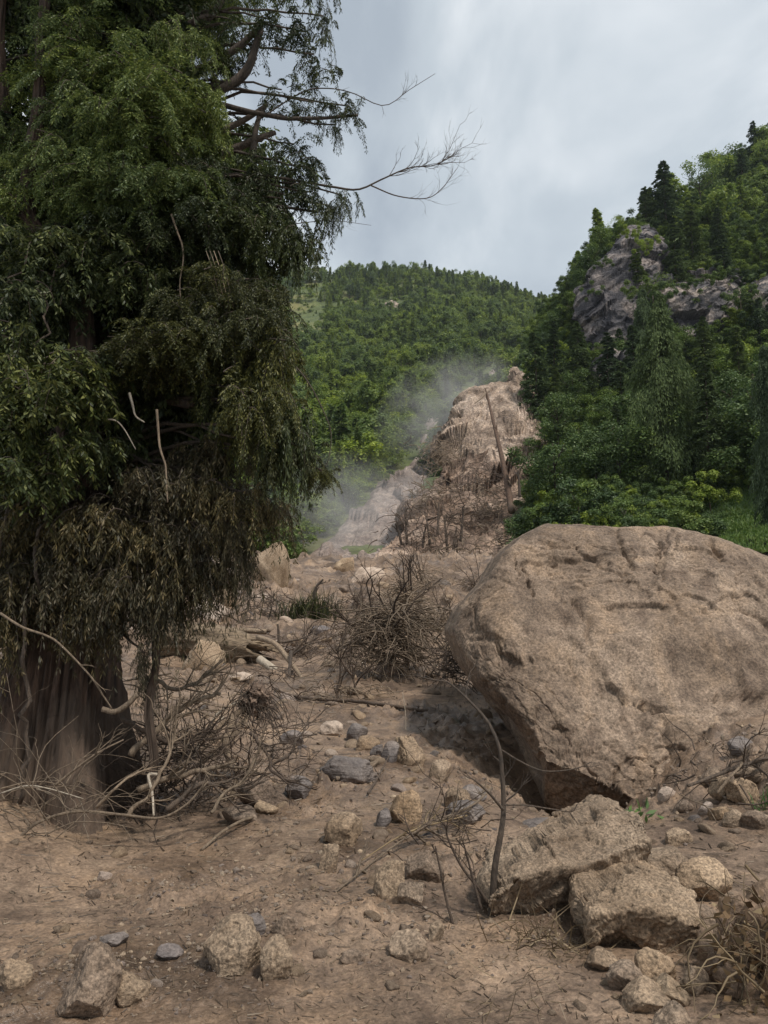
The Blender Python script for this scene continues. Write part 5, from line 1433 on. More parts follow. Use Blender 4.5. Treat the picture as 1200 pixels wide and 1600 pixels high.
branch('hanging_branch', [(245, 640, 6.0), (247, 668, 6.0), (250, 700, 6.0), (258, 725, 6.0), (260, 750, 6.0), (262, 785, 6.0)], 0.012, 0.006, 'wood', tree, TO, 0)
branch('hanging_branch', [(168, 655, 6.0), (182, 658, 6.0), (195, 672, 6.0), (212, 702, 6.0)], 0.008, 0.004, 'wood_pale', tree, TO, 0)
branch('hanging_branch', [(0, 958, 5.9), (35, 980, 5.9), (72, 993, 5.9), (95, 1008, 5.9), (140, 1055, 5.95), (160, 1085, 6.0), (175, 1108, 6.05)], 0.011, 0.006, 'wood', tree, TO, 2, 0.15)
branch('hanging_branch', [(160, 1108, 6.1), (180, 1112, 6.1), (200, 1100, 6.1), (214, 1085, 6.1)], 0.024, 0.02, 'wood', tree, TO, 0)
for k_, x0 in enumerate((330, 336, 342, 349)):
    branch('hanging_branch', [(x0 - 8, 392, 6.1), (x0, 415, 6.1), (x0 + 8, 445, 6.1), (x0 + 16, 480, 6.1)], 0.004, 0.002, 'wood', tree, TO, 0, seed=k_)
branch('hanging_branch', [(45, 595, 6.0), (60, 582, 6.0), (80, 568, 6.0), (92, 556, 6.0)], 0.008, 0.004, 'wood', tree, TO, 0)

# broad-leaved climber in the lower left of the crown
vb = ghit(-30, 1260)
vine = empty('climbing_shrub', Vector([float(a) for a in vb]))
tag(vine, 'broad-leaved climber with narrow hanging leaves on the left of the conifer', 'shrub')
for c in [(60, 370, 70, 90, 6.3, 26), (150, 370, 70, 90, 6.3, 26), (210, 430, 60, 80, 6.3, 18), (30, 450, 70, 100, 6.2, 26), (100, 440, 60, 90, 6.3, 22), (30, 560, 70, 100, 6.0, 26), (100, 570, 80, 100, 5.9, 34), (60, 610, 80, 90, 5.8, 34), (130, 560, 50, 90, 6.0, 20),
          (10, 660, 60, 100, 5.9, 26), (110, 690, 60, 90, 6.0, 20), (40, 730, 70, 90, 5.9, 22), (20, 520, 60, 90, 6.1, 24)]:
    s = c[4] / FPX
    hang_lobe(P(c[0], c[1], c[4]) - np.array(vb), c[2] * s * 1.1, c[3] * s * 0.8, 'b', M['broad'], vine, tr)
    hang_lobe(P(c[0] + tr.normal() * 25, c[1] + tr.normal() * 25, c[4] + 0.2) - np.array(vb), c[2] * s, c[3] * s * 0.8, 'b', M['broad'], vine, tr)
for xx in (-20, 40):
    branch('stem', [(xx - 10, 1255, 6.3), (xx, 1000, 6.2), (xx + 30, 750, 6.1), (xx + 20, 560, 6.1), (xx + 60, 400, 6.2)], 0.02, 0.008, 'bark_dark', vine, vb, 0, wob=0.12, n=50)
# ------------------------------------------------------------------ fallen wood and brush
def G3(px, py, up=0.0):
    b = ghit(px, py); return b + [0, 0, up]
def lift(px, py, base):
    """point at photo position (px,py), at the distance of a ground point"""
    return P(px, py, base[1])

# broken log with splintered end
lb0, lb1 = G3(282, 1020), G3(432, 1045)
Yl = 18.2
lp = smooth_path([P(255, 1000, Yl + 0.6), P(310, 1000, Yl + 0.3), P(360, 1008, Yl), P(412, 1022, Yl - 0.2)], 40)
mb = MB()
k = 36; th = np.arange(k) / k * 2 * np.pi
T = unit(np.gradient(lp, axis=0)); A = unit(np.cross(T, [0, 0, 1.0])); B = np.cross(T, A)
rad = np.interp(np.arange(40), [0, 25, 36, 39], [0.34, 0.33, 0.27, 0.12])
ang = np.repeat(th[None], 40, 0); tt_ = np.repeat(np.linspace(0, 2.3, 40)[:, None], k, 1)
q = np.stack([np.cos(ang).ravel() * 3, np.sin(ang).ravel() * 3, tt_.ravel() * 0.5], -1)
rr = rad[:, None] * (1 + 0.35 * fbm(q, 4, 9, 0.6, True).reshape(40, k))
ext = np.where(np.arange(40)[:, None] > 34, (fbm(q * 1.5, 2, 13).reshape(40, k)) * 1.2 * (np.arange(40)[:, None] - 34) / 5, 0)
V = lp[:, None] + rr[..., None] * (np.cos(ang)[..., None] * A[:, None] + np.sin(ang)[..., None] * B[:, None]) + ext[..., None] * T[:, None]
i = np.arange(39)[:, None] * k; j = np.arange(k)[None]; j2 = (j + 1) % k
mb.add(V.reshape(-1, 3), np.stack([i + j, i + j2, i + k + j2, i + k + j], -1).reshape(-1, 4))
og = lp[0]
lg = empty('broken_log', Vector([float(a) for a in og])); tag(lg, 'thick broken log with splintered end lying on the slope', 'log')
obj('log_body', mb.mesh('log_body', origin=og), M['log'], lg)
rl = np.random.default_rng(44)
for s_ in range(7):
    a = P(385 + rl.uniform(-10, 14), 1005 + s_ * 6, Yl - 0.25); b = a + [rl.uniform(0.4, 0.8), rl.uniform(-0.3, 0.1), rl.uniform(-0.25, 0.05)]
    mb = MB(); mb.tube(np.stack([a, (a + b) / 2 + rl.normal(size=3) * 0.03, b]) - og, [0.06, 0.04, 0.012], 5); obj('splinter', mb.mesh('splinter'), M['log'], lg)

def stick(pts, r0, r1, mat, label, twigs=0, seed=1, name='branch', cat='branch', group=None, **kw):
    return branch(name, pts, r0, r1, mat, None, None, twigs, seed=seed, label=label, cat=cat, group=group, **kw)
stick([(328, 980, 19), (360, 984, 19), (416, 987, 19)], 0.07, 0.065, 'wood', 'thin straight log lying above the broken log', name='log', cat='log', k=10)
stick([(405, 1030, 17), (422, 1042, 16.8), (441, 1056, 16.6)], 0.09, 0.085, 'wood_pale', 'short pale cut log pointing down right', name='log', cat='log', k=12)
stick([(403, 996, 17.5), (430, 1006, 17), (450, 1030, 16.5), (465, 1050, 16), (485, 1080, 15), (500, 1112, 13.5)], 0.07, 0.025, 'wood', 'forked dead branch leaning over the broken log', twigs=0, seed=3)
stick([(450, 1028, 16.6), (465, 1012, 16.6), (480, 995, 16.6)], 0.04, 0.015, 'bark_dark', 'dark prong sticking up from the forked dead branch')
stick([(436, 1005, 17), (435, 985, 17), (433, 988, 17)][:2] + [(434, 975, 17)], 0.04, 0.02, 'bark_dark', 'short dark stub standing on the broken log end')
stick([(440, 1004, 17), (470, 998, 17), (492, 988, 17)], 0.03, 0.012, 'bark_dark', 'thin dark twig reaching right from the log end')
stick([(455, 1025, 16.5), (480, 1008, 16.5), (502, 1003, 16.5)], 0.025, 0.01, 'bark_dark', 'thin dark twig below the other at the log end')
stick([(455, 1018, 16.5), (452, 1060, 15.6), (455, 1080, 15)], 0.04, 0.03, 'bark_dark', 'dark upright stick propping the forked branch')

# uprooted shrub: bundle of stems, root plate, twisted root
ub = G3(300, 1262)
us = empty('uprooted_shrub', Vector([float(a) for a in ub])); tag(us, 'uprooted shrub with a bundle of bent stems and a dark root plate', 'uprooted shrub')
Yu = ub[1] + 0.25
def part(name, pts, r0, r1, mat, **kw): return branch(name, pts, r0, r1, mat, us, ub, **kw)
for i, (pts, r0) in enumerate([
    ([(395, 1098, Yu + .3), (350, 1130, Yu + .15), (310, 1165, Yu), (270, 1182, Yu - .05), (240, 1200, Yu - .1)], 0.030),
    ([(390, 1118, Yu + .25), (360, 1142, Yu + .1), (318, 1170, Yu), (285, 1200, Yu - .05), (243, 1216, Yu - .1)], 0.018),
    ([(388, 1124, Yu + .2), (355, 1150, Yu + .1), (330, 1175, Yu), (290, 1205, Yu - .1), (245, 1222, Yu - .15)], 0.012),
    ([(392, 1090, Yu + .3), (345, 1110, Yu + .2), (325, 1140, Yu + .1), (300, 1180, Yu), (270, 1215, Yu - .1)], 0.012),
    ([(375, 1140, Yu + .1), (340, 1175, Yu), (312, 1192, Yu - .1), (285, 1215, Yu - .1), (245, 1240, Yu - .15)], 0.026),
    ([(380, 1100, Yu + .3), (350, 1105, Yu + .2), (300, 1095, Yu + .2), (260, 1110, Yu + .1)], 0.008),
    ([(400, 1085, Yu + .3), (370, 1085, Yu + .3), (355, 1090, Yu + .2)], 0.01),
    ([(350, 1120, Yu + .2), (318, 1150, Yu), (300, 1190, Yu - .1), (276, 1225, Yu - .15)], 0.007)]):
    part('stem', pts, r0, r0 * 0.6, ['wood', 'wood', 'wood', 'wood_pale'][i % 4] if i != 2 else 'wood', k=8, wob=0.01, seed=i)
part('twisted_root', [(365, 1120, Yu + .1), (356, 1148, Yu - .05), (352, 1172, Yu - .1), (360, 1190, Yu - .12), (371, 1203, Yu - .15), (366, 1230, Yu - .2), (358, 1262, Yu - .25), (354, 1292, Yu - .35)], 0.032, 0.026, 'wood', k=10, wob=0.012)
rr_ = np.random.default_rng(8)
mb = MB(); c0 = P(400, 1092, Yu + .35) - ub
V, F = facet_rock(5, 55, planes=8, rough=0.3, soft=0.3); V = V * [0.14, 0.16, 0.15] + c0
o = obj('root_plate', mesh_np('root_plate', V, F), M['debris'], us)
for i in range(90):
    a = rr_.uniform(0, 6.28); L_ = rr_.uniform(0.12, 0.42)
    p0 = c0 + rr_.normal(size=3) * 0.09; d0 = np.array([math.cos(a) * 0.6 + 0.3, math.sin(a) * 0.5 - 0.2, rr_.uniform(-0.2, 0.6)])
    pts = [p0]
    for s_ in range(6):
        d0 = unit(d0 + [0.02, 0, -0.35] + rr_.normal(size=3) * 0.12); pts.append(pts[-1] + d0 * L_ / 6)
    mb.tube(np.array(pts), np.linspace(0.006, 0.002, 7), 4, False)
tag(obj('roots', mb.mesh('roots'), M['bark_dark'], us), kind='stuff')

# twig thickets
def thicket(name, label, box, n, L, rad, mat, seed, hang=0.0, up=0.3, depth=1, cat='brush', zlift=0.3, root=None):
    r = np.random.default_rng(seed); mb = MB()
    b0 = G3(*root) if root else G3((box[0] + box[2]) / 2, box[3])
    for i in range(n):
        px = r.uniform(box[0], box[2]); py = r.uniform(box[1], box[3])
        p0 = P(px, py, b0[1] + r.normal() * zlift) - b0
        d = r.normal(size=3) * [1, 0.7, 0.6] + [0, 0, up]
        twiggy(mb, r, p0, d, L * r.uniform(0.5, 1.4), rad * r.uniform(0.6, 1.5), depth, 0.8, 6, -hang, (1, 4), 0.2)
    e = empty(name, Vector([float(a) for a in b0])); tag(obj('twigs', mb.mesh('twigs'), M[mat], e), kind='stuff'); return tag(e, label, cat)
thicket('brushwood', 'grey tangle of fine twigs beside the conifer trunk', (215, 1035, 335, 1190), 90, 0.55, 0.006, 'wood', 12, root=(270, 1200), zlift=0.35)
thicket('brushwood', 'dark tangle of twigs at the foot of the conifer', (190, 1150, 330, 1270), 80, 0.5, 0.007, 'twig', 13, root=(260, 1275), zlift=0.3)
thicket('brushwood', 'scatter of broken twigs below the broken log', (300, 1040, 470, 1120), 60, 0.5, 0.008, 'twig', 16, root=(390, 1110), zlift=0.9)
thicket('brushwood', 'brown twig litter left of the reedy tuft', (330, 930, 460, 975), 50, 0.8, 0.014, 'twig', 17, root=(400, 968), zlift=1.5)
thicket('brushwood', 'low tangle of brown roots right of the uprooted shrub', (395, 1120, 470, 1230), 60, 0.3, 0.004, 'twig', 14, root=(430, 1240), zlift=0.25)
thicket('bramble', 'dry arching bramble stems at the lower left edge', (-40, 1215, 130, 1320), 46, 0.7, 0.0045, 'wood', 15, hang=0.08, root=(60, 1300), zlift=0.25)
stick([(-20, 1345, 5.7), (20, 1318, 5.75), (60, 1285, 5.8), (120, 1268, 5.85), (190, 1273, 5.9), (250, 1278, 5.95), (290, 1258, 6.0), (312, 1235, 6.05), (325, 1221, 6.1)], 0.014, 0.008, 'wood', 'long arching branch lying in front of the conifer foot', twigs=3, seed=21, n=40)
stick([(85, 1228, 6.0), (120, 1200, 6.0), (155, 1175, 6.0), (193, 1156, 6.1)], 0.010, 0.006, 'wood', 'pale slanting stick leaning against the conifer trunk', twigs=2, seed=22)
stick([(150, 1262, 6.0), (180, 1232, 6.0), (205, 1212, 6.1), (235, 1200, 6.2)], 0.012, 0.007, 'wood', 'curved stick in the tangle right of the conifer trunk', twigs=3, seed=23)
stick([(245, 1210, 6.2), (232, 1212, 6.15), (238, 1240, 6.1), (240, 1275, 6.0)], 0.014, 0.008, 'wood_pale', 'short pale hooked root in the tangle by the conifer', seed=24)
stick([(0, 1240, 5.8), (40, 1228, 5.8), (75, 1232, 5.8), (130, 1248, 5.9)], 0.006, 0.004, 'wood_pale', 'thin pale stem crossing the foot of the trunk', twigs=2, seed=25)

# thick broken roots and limbs piled against the trunk
rt_ = np.random.default_rng(301)
for i, (pts, r0, m_, lab) in enumerate([
    ([(205, 1180, 6.5), (255, 1130, 6.6), (300, 1100, 6.7), (345, 1085, 6.8)], 0.030, 'wood', 'mud-caked limb rising right from the trunk foot'),
    ([(215, 1235, 6.3), (270, 1215, 6.35), (320, 1200, 6.4), (362, 1196, 6.45)], 0.026, 'wood', 'straight muddy limb lying under the bundle of stems'),
    ([(190, 1120, 6.7), (240, 1150, 6.6), (285, 1160, 6.6), (330, 1140, 6.7)], 0.022, 'twig', 'dark sagging limb behind the bundle of stems'),
    ([(230, 1060, 6.9), (275, 1075, 6.9), (315, 1060, 7.0), (350, 1030, 7.1)], 0.02, 'wood', 'curved limb above the grey twig tangle'),
    ([(260, 1265, 6.1), (300, 1235, 6.2), (335, 1225, 6.3), (392, 1238, 6.4)], 0.024, 'bark_dark', 'dark limb sagging below the bundle of stems'),
    ([(200, 1275, 6.0), (235, 1240, 6.1), (262, 1190, 6.2), (272, 1140, 6.4)], 0.018, 'wood', 'upright bent root between trunk and bundle'),
    ([(390, 1145, 6.6), (415, 1175, 6.5), (432, 1210, 6.4), (470, 1225, 6.4)], 0.016, 'twig', 'dark root trailing right from the root plate'),
    ([(420, 1195, 6.5), (450, 1180, 6.5), (468, 1150, 6.6), (480, 1130, 6.7)], 0.012, 'bark_dark', 'thin dark stick right of the root plate'),
    ([(330, 1270, 6.0), (352, 1240, 6.1), (385, 1215, 6.2), (400, 1180, 6.3)], 0.014, 'wood', 'thin root crossing the twisted root')]):
    stick(pts, r0, r0 * 0.55, m_, lab, twigs=7, tw_len=0.3, tw_depth=1, seed=310 + i, n=30, wob=0.03, k=8, tw_from=0.15)
thicket('brushwood', 'dense dark tangle packed under the bundle of stems', (230, 1130, 400, 1260), 110, 0.4, 0.007, 'twig', 18, root=(310, 1265), zlift=0.22)
thicket('brushwood', 'mat of fine roots along the trunk foot', (60, 1200, 240, 1275), 70, 0.35, 0.005, 'twig', 19, root=(150, 1275), zlift=0.15)

# mud-hung brush in the middle
def drooping_brush(name, label, cpx, cpy, root, n, L, seed, mat='wood', wide=1.0, rad=0.012):
    r = np.random.default_rng(seed); b0 = G3(*root); e = empty(name, Vector([float(a) for a in b0])); tag(e, label, 'brush')
    c = P(cpx, cpy, b0[1] + 0.2) - b0
    mb = MB()
    for i in range(n):
        p0 = c * r.uniform(0.25, 1.0) + r.normal(size=3) * [0.25 * wide, 0.25, 0.1]
        a = r.uniform(0, 6.28); d = np.array([math.cos(a) * wide, math.sin(a), r.uniform(-0.1, 0.9)]); d = unit(d); l = L * r.uniform(0.4, 1.2)
        pts = [p0]
        for s_ in range(7):
            d = unit(d + [0, 0, -0.2] + r.normal(size=3) * 0.24); pts.append(pts[-1] + d * l / 7)
        mb.tube(np.array(pts), np.linspace(rad, rad * 0.3, 8) * r.uniform(0.3, 1.0), 4, False)
        if i % 3 == 0: twiggy(mb, r, pts[3], d * 0.4 + r.normal(size=3) * 0.6, l * 0.45, rad * 0.35, 0, 0.6, 5, -0.05, (0, 1), 0.25)
    obj('stems', mb.mesh('stems'), M[mat], e); tag(e.children[0], kind='stuff')
    for i in range(5):
        tw = MB(); twiggy(tw, r, c * 0.6 + r.normal(size=3) * 0.15, np.array([r.normal() * 0.5, r.normal() * 0.3, 1.0]), 0.9 * L, rad * 1.6, 2, 0.6, 7, 0.02)
        obj('bare_branch', tw.mesh('bare_branch'), M['twig'], e)
    return e
drooping_brush('mud_hung_brush', 'big mound of mud-hung brush and roots in the middle of the slope', 615, 950, (610, 1062), 520, 1.1, 31, 'wood', 1.8, 0.019)
drooping_brush('mud_hung_brush', 'dark drooping roots at the left edge of the giant boulder', 715, 985, (722, 1085), 220, 0.9, 32, 'twig', 0.8, 0.014)
drooping_brush('mud_hung_brush', 'upper mud-hung clump rising behind the big mound', 632, 915, (632, 985), 220, 1.1, 37, 'wood', 1.2, 0.022)
drooping_brush('mud_hung_brush', 'flattened brown brush left of the big mound', 548, 985, (545, 1050), 130, 0.9, 33, 'twig', 1.4, 0.010)
for k_, (x_, y_, rx_, ry_, n_, lab_) in enumerate([(470, 1000, 470, 1028, 90, 'low muddy scrub right of the log end'), (540, 1075, 540, 1092, 80, 'sparse roots on the slope below the big mound'), (420, 948, 420, 966, 80, 'brown scrub between tan boulder and reedy tuft'), (690, 955, 690, 985, 90, 'low scrub beside the left shoulder of the giant boulder'), (560, 935, 560, 955, 80, 'dusty scrub between reedy tuft and upper clump')]):
    drooping_brush('mud_hung_brush', lab_, x_, y_, (rx_, ry_), n_, 0.8, 140 + k_, ['twig', 'wood'][k_ % 2], 1.8, 0.014)
drooping_brush('mud_hung_brush', 'muddy scrub on the crest behind the giant boulder', 745, 905, (745, 925), 120, 1.6, 34, 'twig', 1.6, 0.014)
drooping_brush('mud_hung_brush', 'brown scrub on the crest behind the big mound', 660, 890, (655, 925), 120, 1.6, 35, 'wood', 1.6, 0.014)
stick([(652, 940, 28), (668, 922, 28), (690, 903, 28)], 0.05, 0.03, 'bark_dark', 'dark slanting stick above the big brush mound', twigs=2, seed=36)

# reedy tuft beside the crest
def tuft(name, label, px, py, n, h, spread, mat, seed, cat='grass tuft', lean=0.25, w=0.02, depth=0.4):
    r = np.random.default_rng(seed); b0 = G3(px, py)
    x = r.normal(size=n) * spread; y = r.normal(size=n) * spread * depth
    base = np.stack([x, y, ground(x + b0[0], y + b0[1]) - b0[2] - 0.02], -1)
    mb = MB(); dirs = unit(r.normal(size=(n, 3)) * [lean, lean, 0.1] + [0, 0, 1])
    L = h * r.uniform(0.4, 1.15, n)
    mid = base + dirs * (L * 0.55)[:, None]
    tip = mid + unit(dirs + r.normal(size=(n, 3)) * 0.5 - [0, 0, 0.35]) * (L * 0.45)[:, None]
    sd_ = unit(np.cross(dirs, r.normal(size=(n, 3)))) * w * 0.5
    V = np.stack([base - sd_, base + sd_, mid + sd_ * 0.8, mid - sd_ * 0.8, tip + sd_ * 0.15, tip - sd_ * 0.15], 1)
    F = np.arange(n)[:, None, None] * 6 + np.array([[0, 1, 2, 3], [3, 2, 4, 5]])[None]
    return tag(obj(name, mesh_np(name, V.reshape(-1, 3), F.reshape(-1, 4), False), M[mat], None, Vector([float(a) for a in b0])), label, cat)
tuft('reed_tuft', 'olive reedy tuft around a dead stump near the crest', 485, 968, 420, 0.95, 0.42, 'needle_olive', 51, w=0.03)
stick([(487, 962, 24.5), (490, 940, 24.5), (494, 918, 24.5), (505, 905, 24.5)], 0.07, 0.03, 'bark_dark', 'dead forked stump inside the reedy tuft', twigs=2, seed=52)
tuft('straw_tuft', 'flattened straw and grass draped below the long slab', 850, 1470, 150, 0.26, 0.13, 'straw', 53, lean=2.2, w=0.007, depth=0.8)
tuft('straw_tuft', 'thin straw trailing down the mud, bottom centre right', 805, 1570, 46, 0.26, 0.10, 'straw', 54, lean=2.6, w=0.005, depth=1.2)
tuft('grass_tuft', 'small green tuft in the rubble at the right edge', 1195, 1262, 40, 0.18, 0.05, 'greenleaf', 55, w=0.012)

# small green plant by the boulder
b0 = G3(1000, 1285); r = np.random.default_rng(61); pl = empty('green_plant', Vector([float(a) for a in b0])); tag(pl, 'small fresh green plant at the foot of the giant boulder', 'plant')
base = np.stack([r.normal(size=16) * 0.05, r.normal(size=16) * 0.04, r.uniform(0.02, 0.12, 16)], -1); d = unit(r.normal(size=(16, 3)) + [0.3, -0.2, 0.4])
for i in range(16):
    V, F = diamonds(base[i:i + 1], d[i:i + 1], unit(np.cross(d[i:i + 1], r.normal(size=(1, 3)))), np.array([r.uniform(0.08, 0.16)]), np.array([0.04]))
    obj('leaf', mesh_np('leaf', V, F, False), M['greenleaf'], pl)
mb = MB(); mb.tube(np.array([[0, 0, -0.03], [0.01, 0, 0.08], [-0.02, 0, 0.2]]), [0.006, 0.004, 0.002], 5); obj('stem', mb.mesh('stem'), M['greenleaf'], pl)

# bare saplings and dead twigs in front
sb = G3(768, 1432); Ys = sb[1]
stick([(768, 1438, Ys), (770, 1400, Ys), (774, 1350, Ys), (783, 1300, Ys + .02), (787, 1260, Ys + .05), (784, 1200, Ys + .08), (779, 1165, Ys + .1), (762, 1128, Ys + .15), (738, 1100, Ys + .2), (712, 1075, Ys + .25), (690, 1060, Ys + .3)], 0.022, 0.004, 'bark_dark', 'bare dark sapling bending left in front of the giant boulder', twigs=5, tw_len=0.22, seed=71, n=50, tw_from=0.3, k=8)
stick([(784, 1172, Ys + .1), (810, 1188, Ys + .05), (842, 1203, Ys), (870, 1205, Ys), (902, 1200, Ys), (925, 1190, Ys)], 0.006, 0.003, 'bark_dark', 'thin dead twig arching right from the sapling toward the boulder', seed=72, twigs=1, tw_len=.1)
stick([(788, 1258, Ys), (820, 1258, Ys), (860, 1264, Ys), (893, 1268, Ys), (902, 1256, Ys)], 0.006, 0.003, 'bark_dark', 'second dead twig pointing right low on the sapling', seed=73, twigs=2, tw_len=.08)
stick([(786, 1265, Ys), (765, 1240, Ys - .05), (745, 1222, Ys - .1), (735, 1215, Ys - .1)], 0.009, 0.004, 'bark_dark', 'dead twig pointing up left from the sapling', seed=74, twigs=2, tw_len=.1)
stick([(765, 1415, Ys), (745, 1385, Ys), (720, 1352, Ys), (700, 1310, Ys), (697, 1290, Ys)], 0.010, 0.004, 'twig', 'dead branch leaning left from the sapling foot', seed=75, twigs=6, tw_len=.16)
stick([(752, 1420, Ys - .05), (738, 1370, Ys), (728, 1330, Ys), (722, 1312, Ys)], 0.008, 0.003, 'twig', 'thin upright dead twig left of the sapling', seed=76, twigs=4, tw_len=.14)
stick([(708, 1446, Ys - .15), (696, 1400, Ys - .1), (688, 1360, Ys - .1), (680, 1322, Ys - .1)], 0.008, 0.004, 'twig', 'single upright twig growing by the small rounded stone', seed=77, twigs=3, tw_len=.1)
stick([(700, 1440, Ys - .15), (675, 1425, Ys - .15), (640, 1412, Ys - .1)], 0.005, 0.003, 'twig', 'twig lying left from the single upright twig', seed=78, twigs=2, tw_len=.1)
a_, b_, c_ = G3(545, 1385, 0.03), G3(620, 1335, 0.07), G3(735, 1292, 0.15)
stick(np.array([G3(490, 1425, 0.01), a_, b_, G3(680, 1310, 0.12), c_, G3(770, 1270, 0.2)]), 0.005, 0.011, 'wood', 'long muddy branch lying across the slope left of the sapling', twigs=14, tw_len=.3, seed=79, n=40, tw_from=0.1)
stick(np.array([G3(560, 1360, 0.05), G3(640, 1322, 0.1), G3(730, 1300, 0.12)]), 0.004, 0.007, 'straw', 'thin tan stem alongside the long muddy branch', twigs=8, tw_len=.25, seed=80)
thicket('brushwood', 'spray of dead twigs left of the sapling', (640, 1280, 770, 1390), 26, 0.35, 0.004, 'twig', 81, root=(715, 1370), zlift=0.2)
stick(np.array([G3(575, 1245, 0.03), G3(592, 1225, 0.08), G3(608, 1202, 0.14)]), 0.012, 0.006, 'bark_dark', 'short dark stick leaning on the flat slate slab', seed=82)
stick(np.array([G3(445, 1090, .05), G3(490, 1098, .06), G3(550, 1100, .05), G3(600, 1108, .06), G3(680, 1118, .05)]), 0.03, 0.03, 'twig', 'dark root running across the slope below the brush mound', seed=83, n=30, wob=.02)
stick([(634, 1142, 10.2), (633, 1110, 10.2), (629, 1082, 10.2)], 0.006, 0.004, 'wood_pale', 'single pale upright twig above the ochre stone', seed=84)
stick(np.array([G3(315, 1330, .01), G3(345, 1312, .05), G3(375, 1296, .06), G3(395, 1285, .04)]), 0.012, 0.012, 'wood', 'short muddy stick left of the low stone', seed=85)
stick([(1075, 1228, 6.8), (1110, 1215, 6.9), (1150, 1200, 7.0), (1200, 1185, 7.1)], 0.012, 0.02, 'bark_dark', 'dark root lying on the rubble against the boulder', twigs=5, tw_len=.2, seed=86)
stick([(1120, 1240, 6.8), (1140, 1215, 6.8), (1158, 1195, 6.9), (1165, 1170, 6.9)], 0.014, 0.008, 'wood', 'upright root stub in the rubble at the right', twigs=3, tw_len=.12, seed=87)
stick([(1060, 1240, 6.8), (1080, 1250, 6.75), (1105, 1262, 6.7), (1120, 1285, 6.6)], 0.006, 0.004, 'wood', 'thin curved root drooping over the rubble front', twigs=3, tw_len=.12, seed=88)
thicket('brushwood', 'matted roots and dead leaves in the rubble beside the boulder', (1040, 1170, 1230, 1260), 40, 0.35, 0.006, 'twig', 89, root=(1140, 1260), zlift=0.2)

# heap of torn stems and dead leaves in the lower right corner
b0 = G3(1180, 1590); hp = empty('debris_heap', Vector([float(a) for a in b0])); tag(hp, 'heap of torn stems and dead leaves in the lower right corner', 'debris heap')
r = np.random.default_rng(91); mb = MB()
for i in range(70):
    px, py = r.uniform(1120, 1260), r.uniform(1420, 1600); p0 = P(px, py, b0[1] + r.uniform(-0.05, 0.35)) - b0
    twiggy(mb, r, p0, r.normal(size=3) * [1, 0.5, 1] + [0, 0, 0.2], r.uniform(0.15, 0.45), r.uniform(0.002, 0.006), 1, 0.7, 6, -0.06, (0, 3), 0.25)
tag(obj('stems', mb.mesh('stems'), M['straw'], hp), kind='stuff')
n = 420; px = r.uniform(1115, 1270, n); py = 1400 + 220 * r.random(n); px += (1500 - py) * 0.12 * 0
base = P(px, py, b0[1] + r.uniform(0, 0.4, n)) - b0; d = unit(r.normal(size=(n, 3)) - [0, 0, 0.3])
V, F = diamonds(base, d, unit(np.cross(d, r.normal(size=(n, 3)))), r.uniform(0.03, 0.09, n), r.uniform(0.012, 0.04, n))
tag(obj('dead_leaves', mesh_np('dead_leaves', V, F, False), M['deadleaf'], hp), kind='stuff')
V, F = facet_rock(5, 66, planes=6, rough=0.25, soft=0.3); V = V * [0.34, 0.25, 0.36] + (P(1225, 1540, b0[1] + 0.35) - b0)
obj('soil_clump', mesh_np('soil_clump', V, F), M['mud'], hp)
for i, (pts, r0, m_) in enumerate([([(1152, 1400, 4.2), (1160, 1450, 4.15), (1168, 1500, 4.1), (1172, 1530, 4.1)], 0.009, 'bark_dark'), ([(1165, 1352, 4.6), (1185, 1375, 4.5), (1215, 1400, 4.4)], 0.008, 'straw'),
                         ([(1070, 1480, 4.3), (1110, 1455, 4.25), (1150, 1440, 4.2), (1170, 1436, 4.2)], 0.004, 'straw'), ([(1150, 1502, 4.0), (1172, 1478, 4.0), (1200, 1472, 4.0), (1230, 1480, 4.0)], 0.006, 'straw'),
                         ([(1118, 1515, 4.0), (1140, 1560, 3.9), (1155, 1600, 3.85), (1162, 1640, 3.8)], 0.006, 'straw'), ([(1142, 1540, 4.0), (1170, 1570, 3.9), (1200, 1605, 3.85)], 0.007, 'straw')]):
    branch('stem', pts, r0, r0 * 0.7, m_, hp, b0, 0, seed=i)

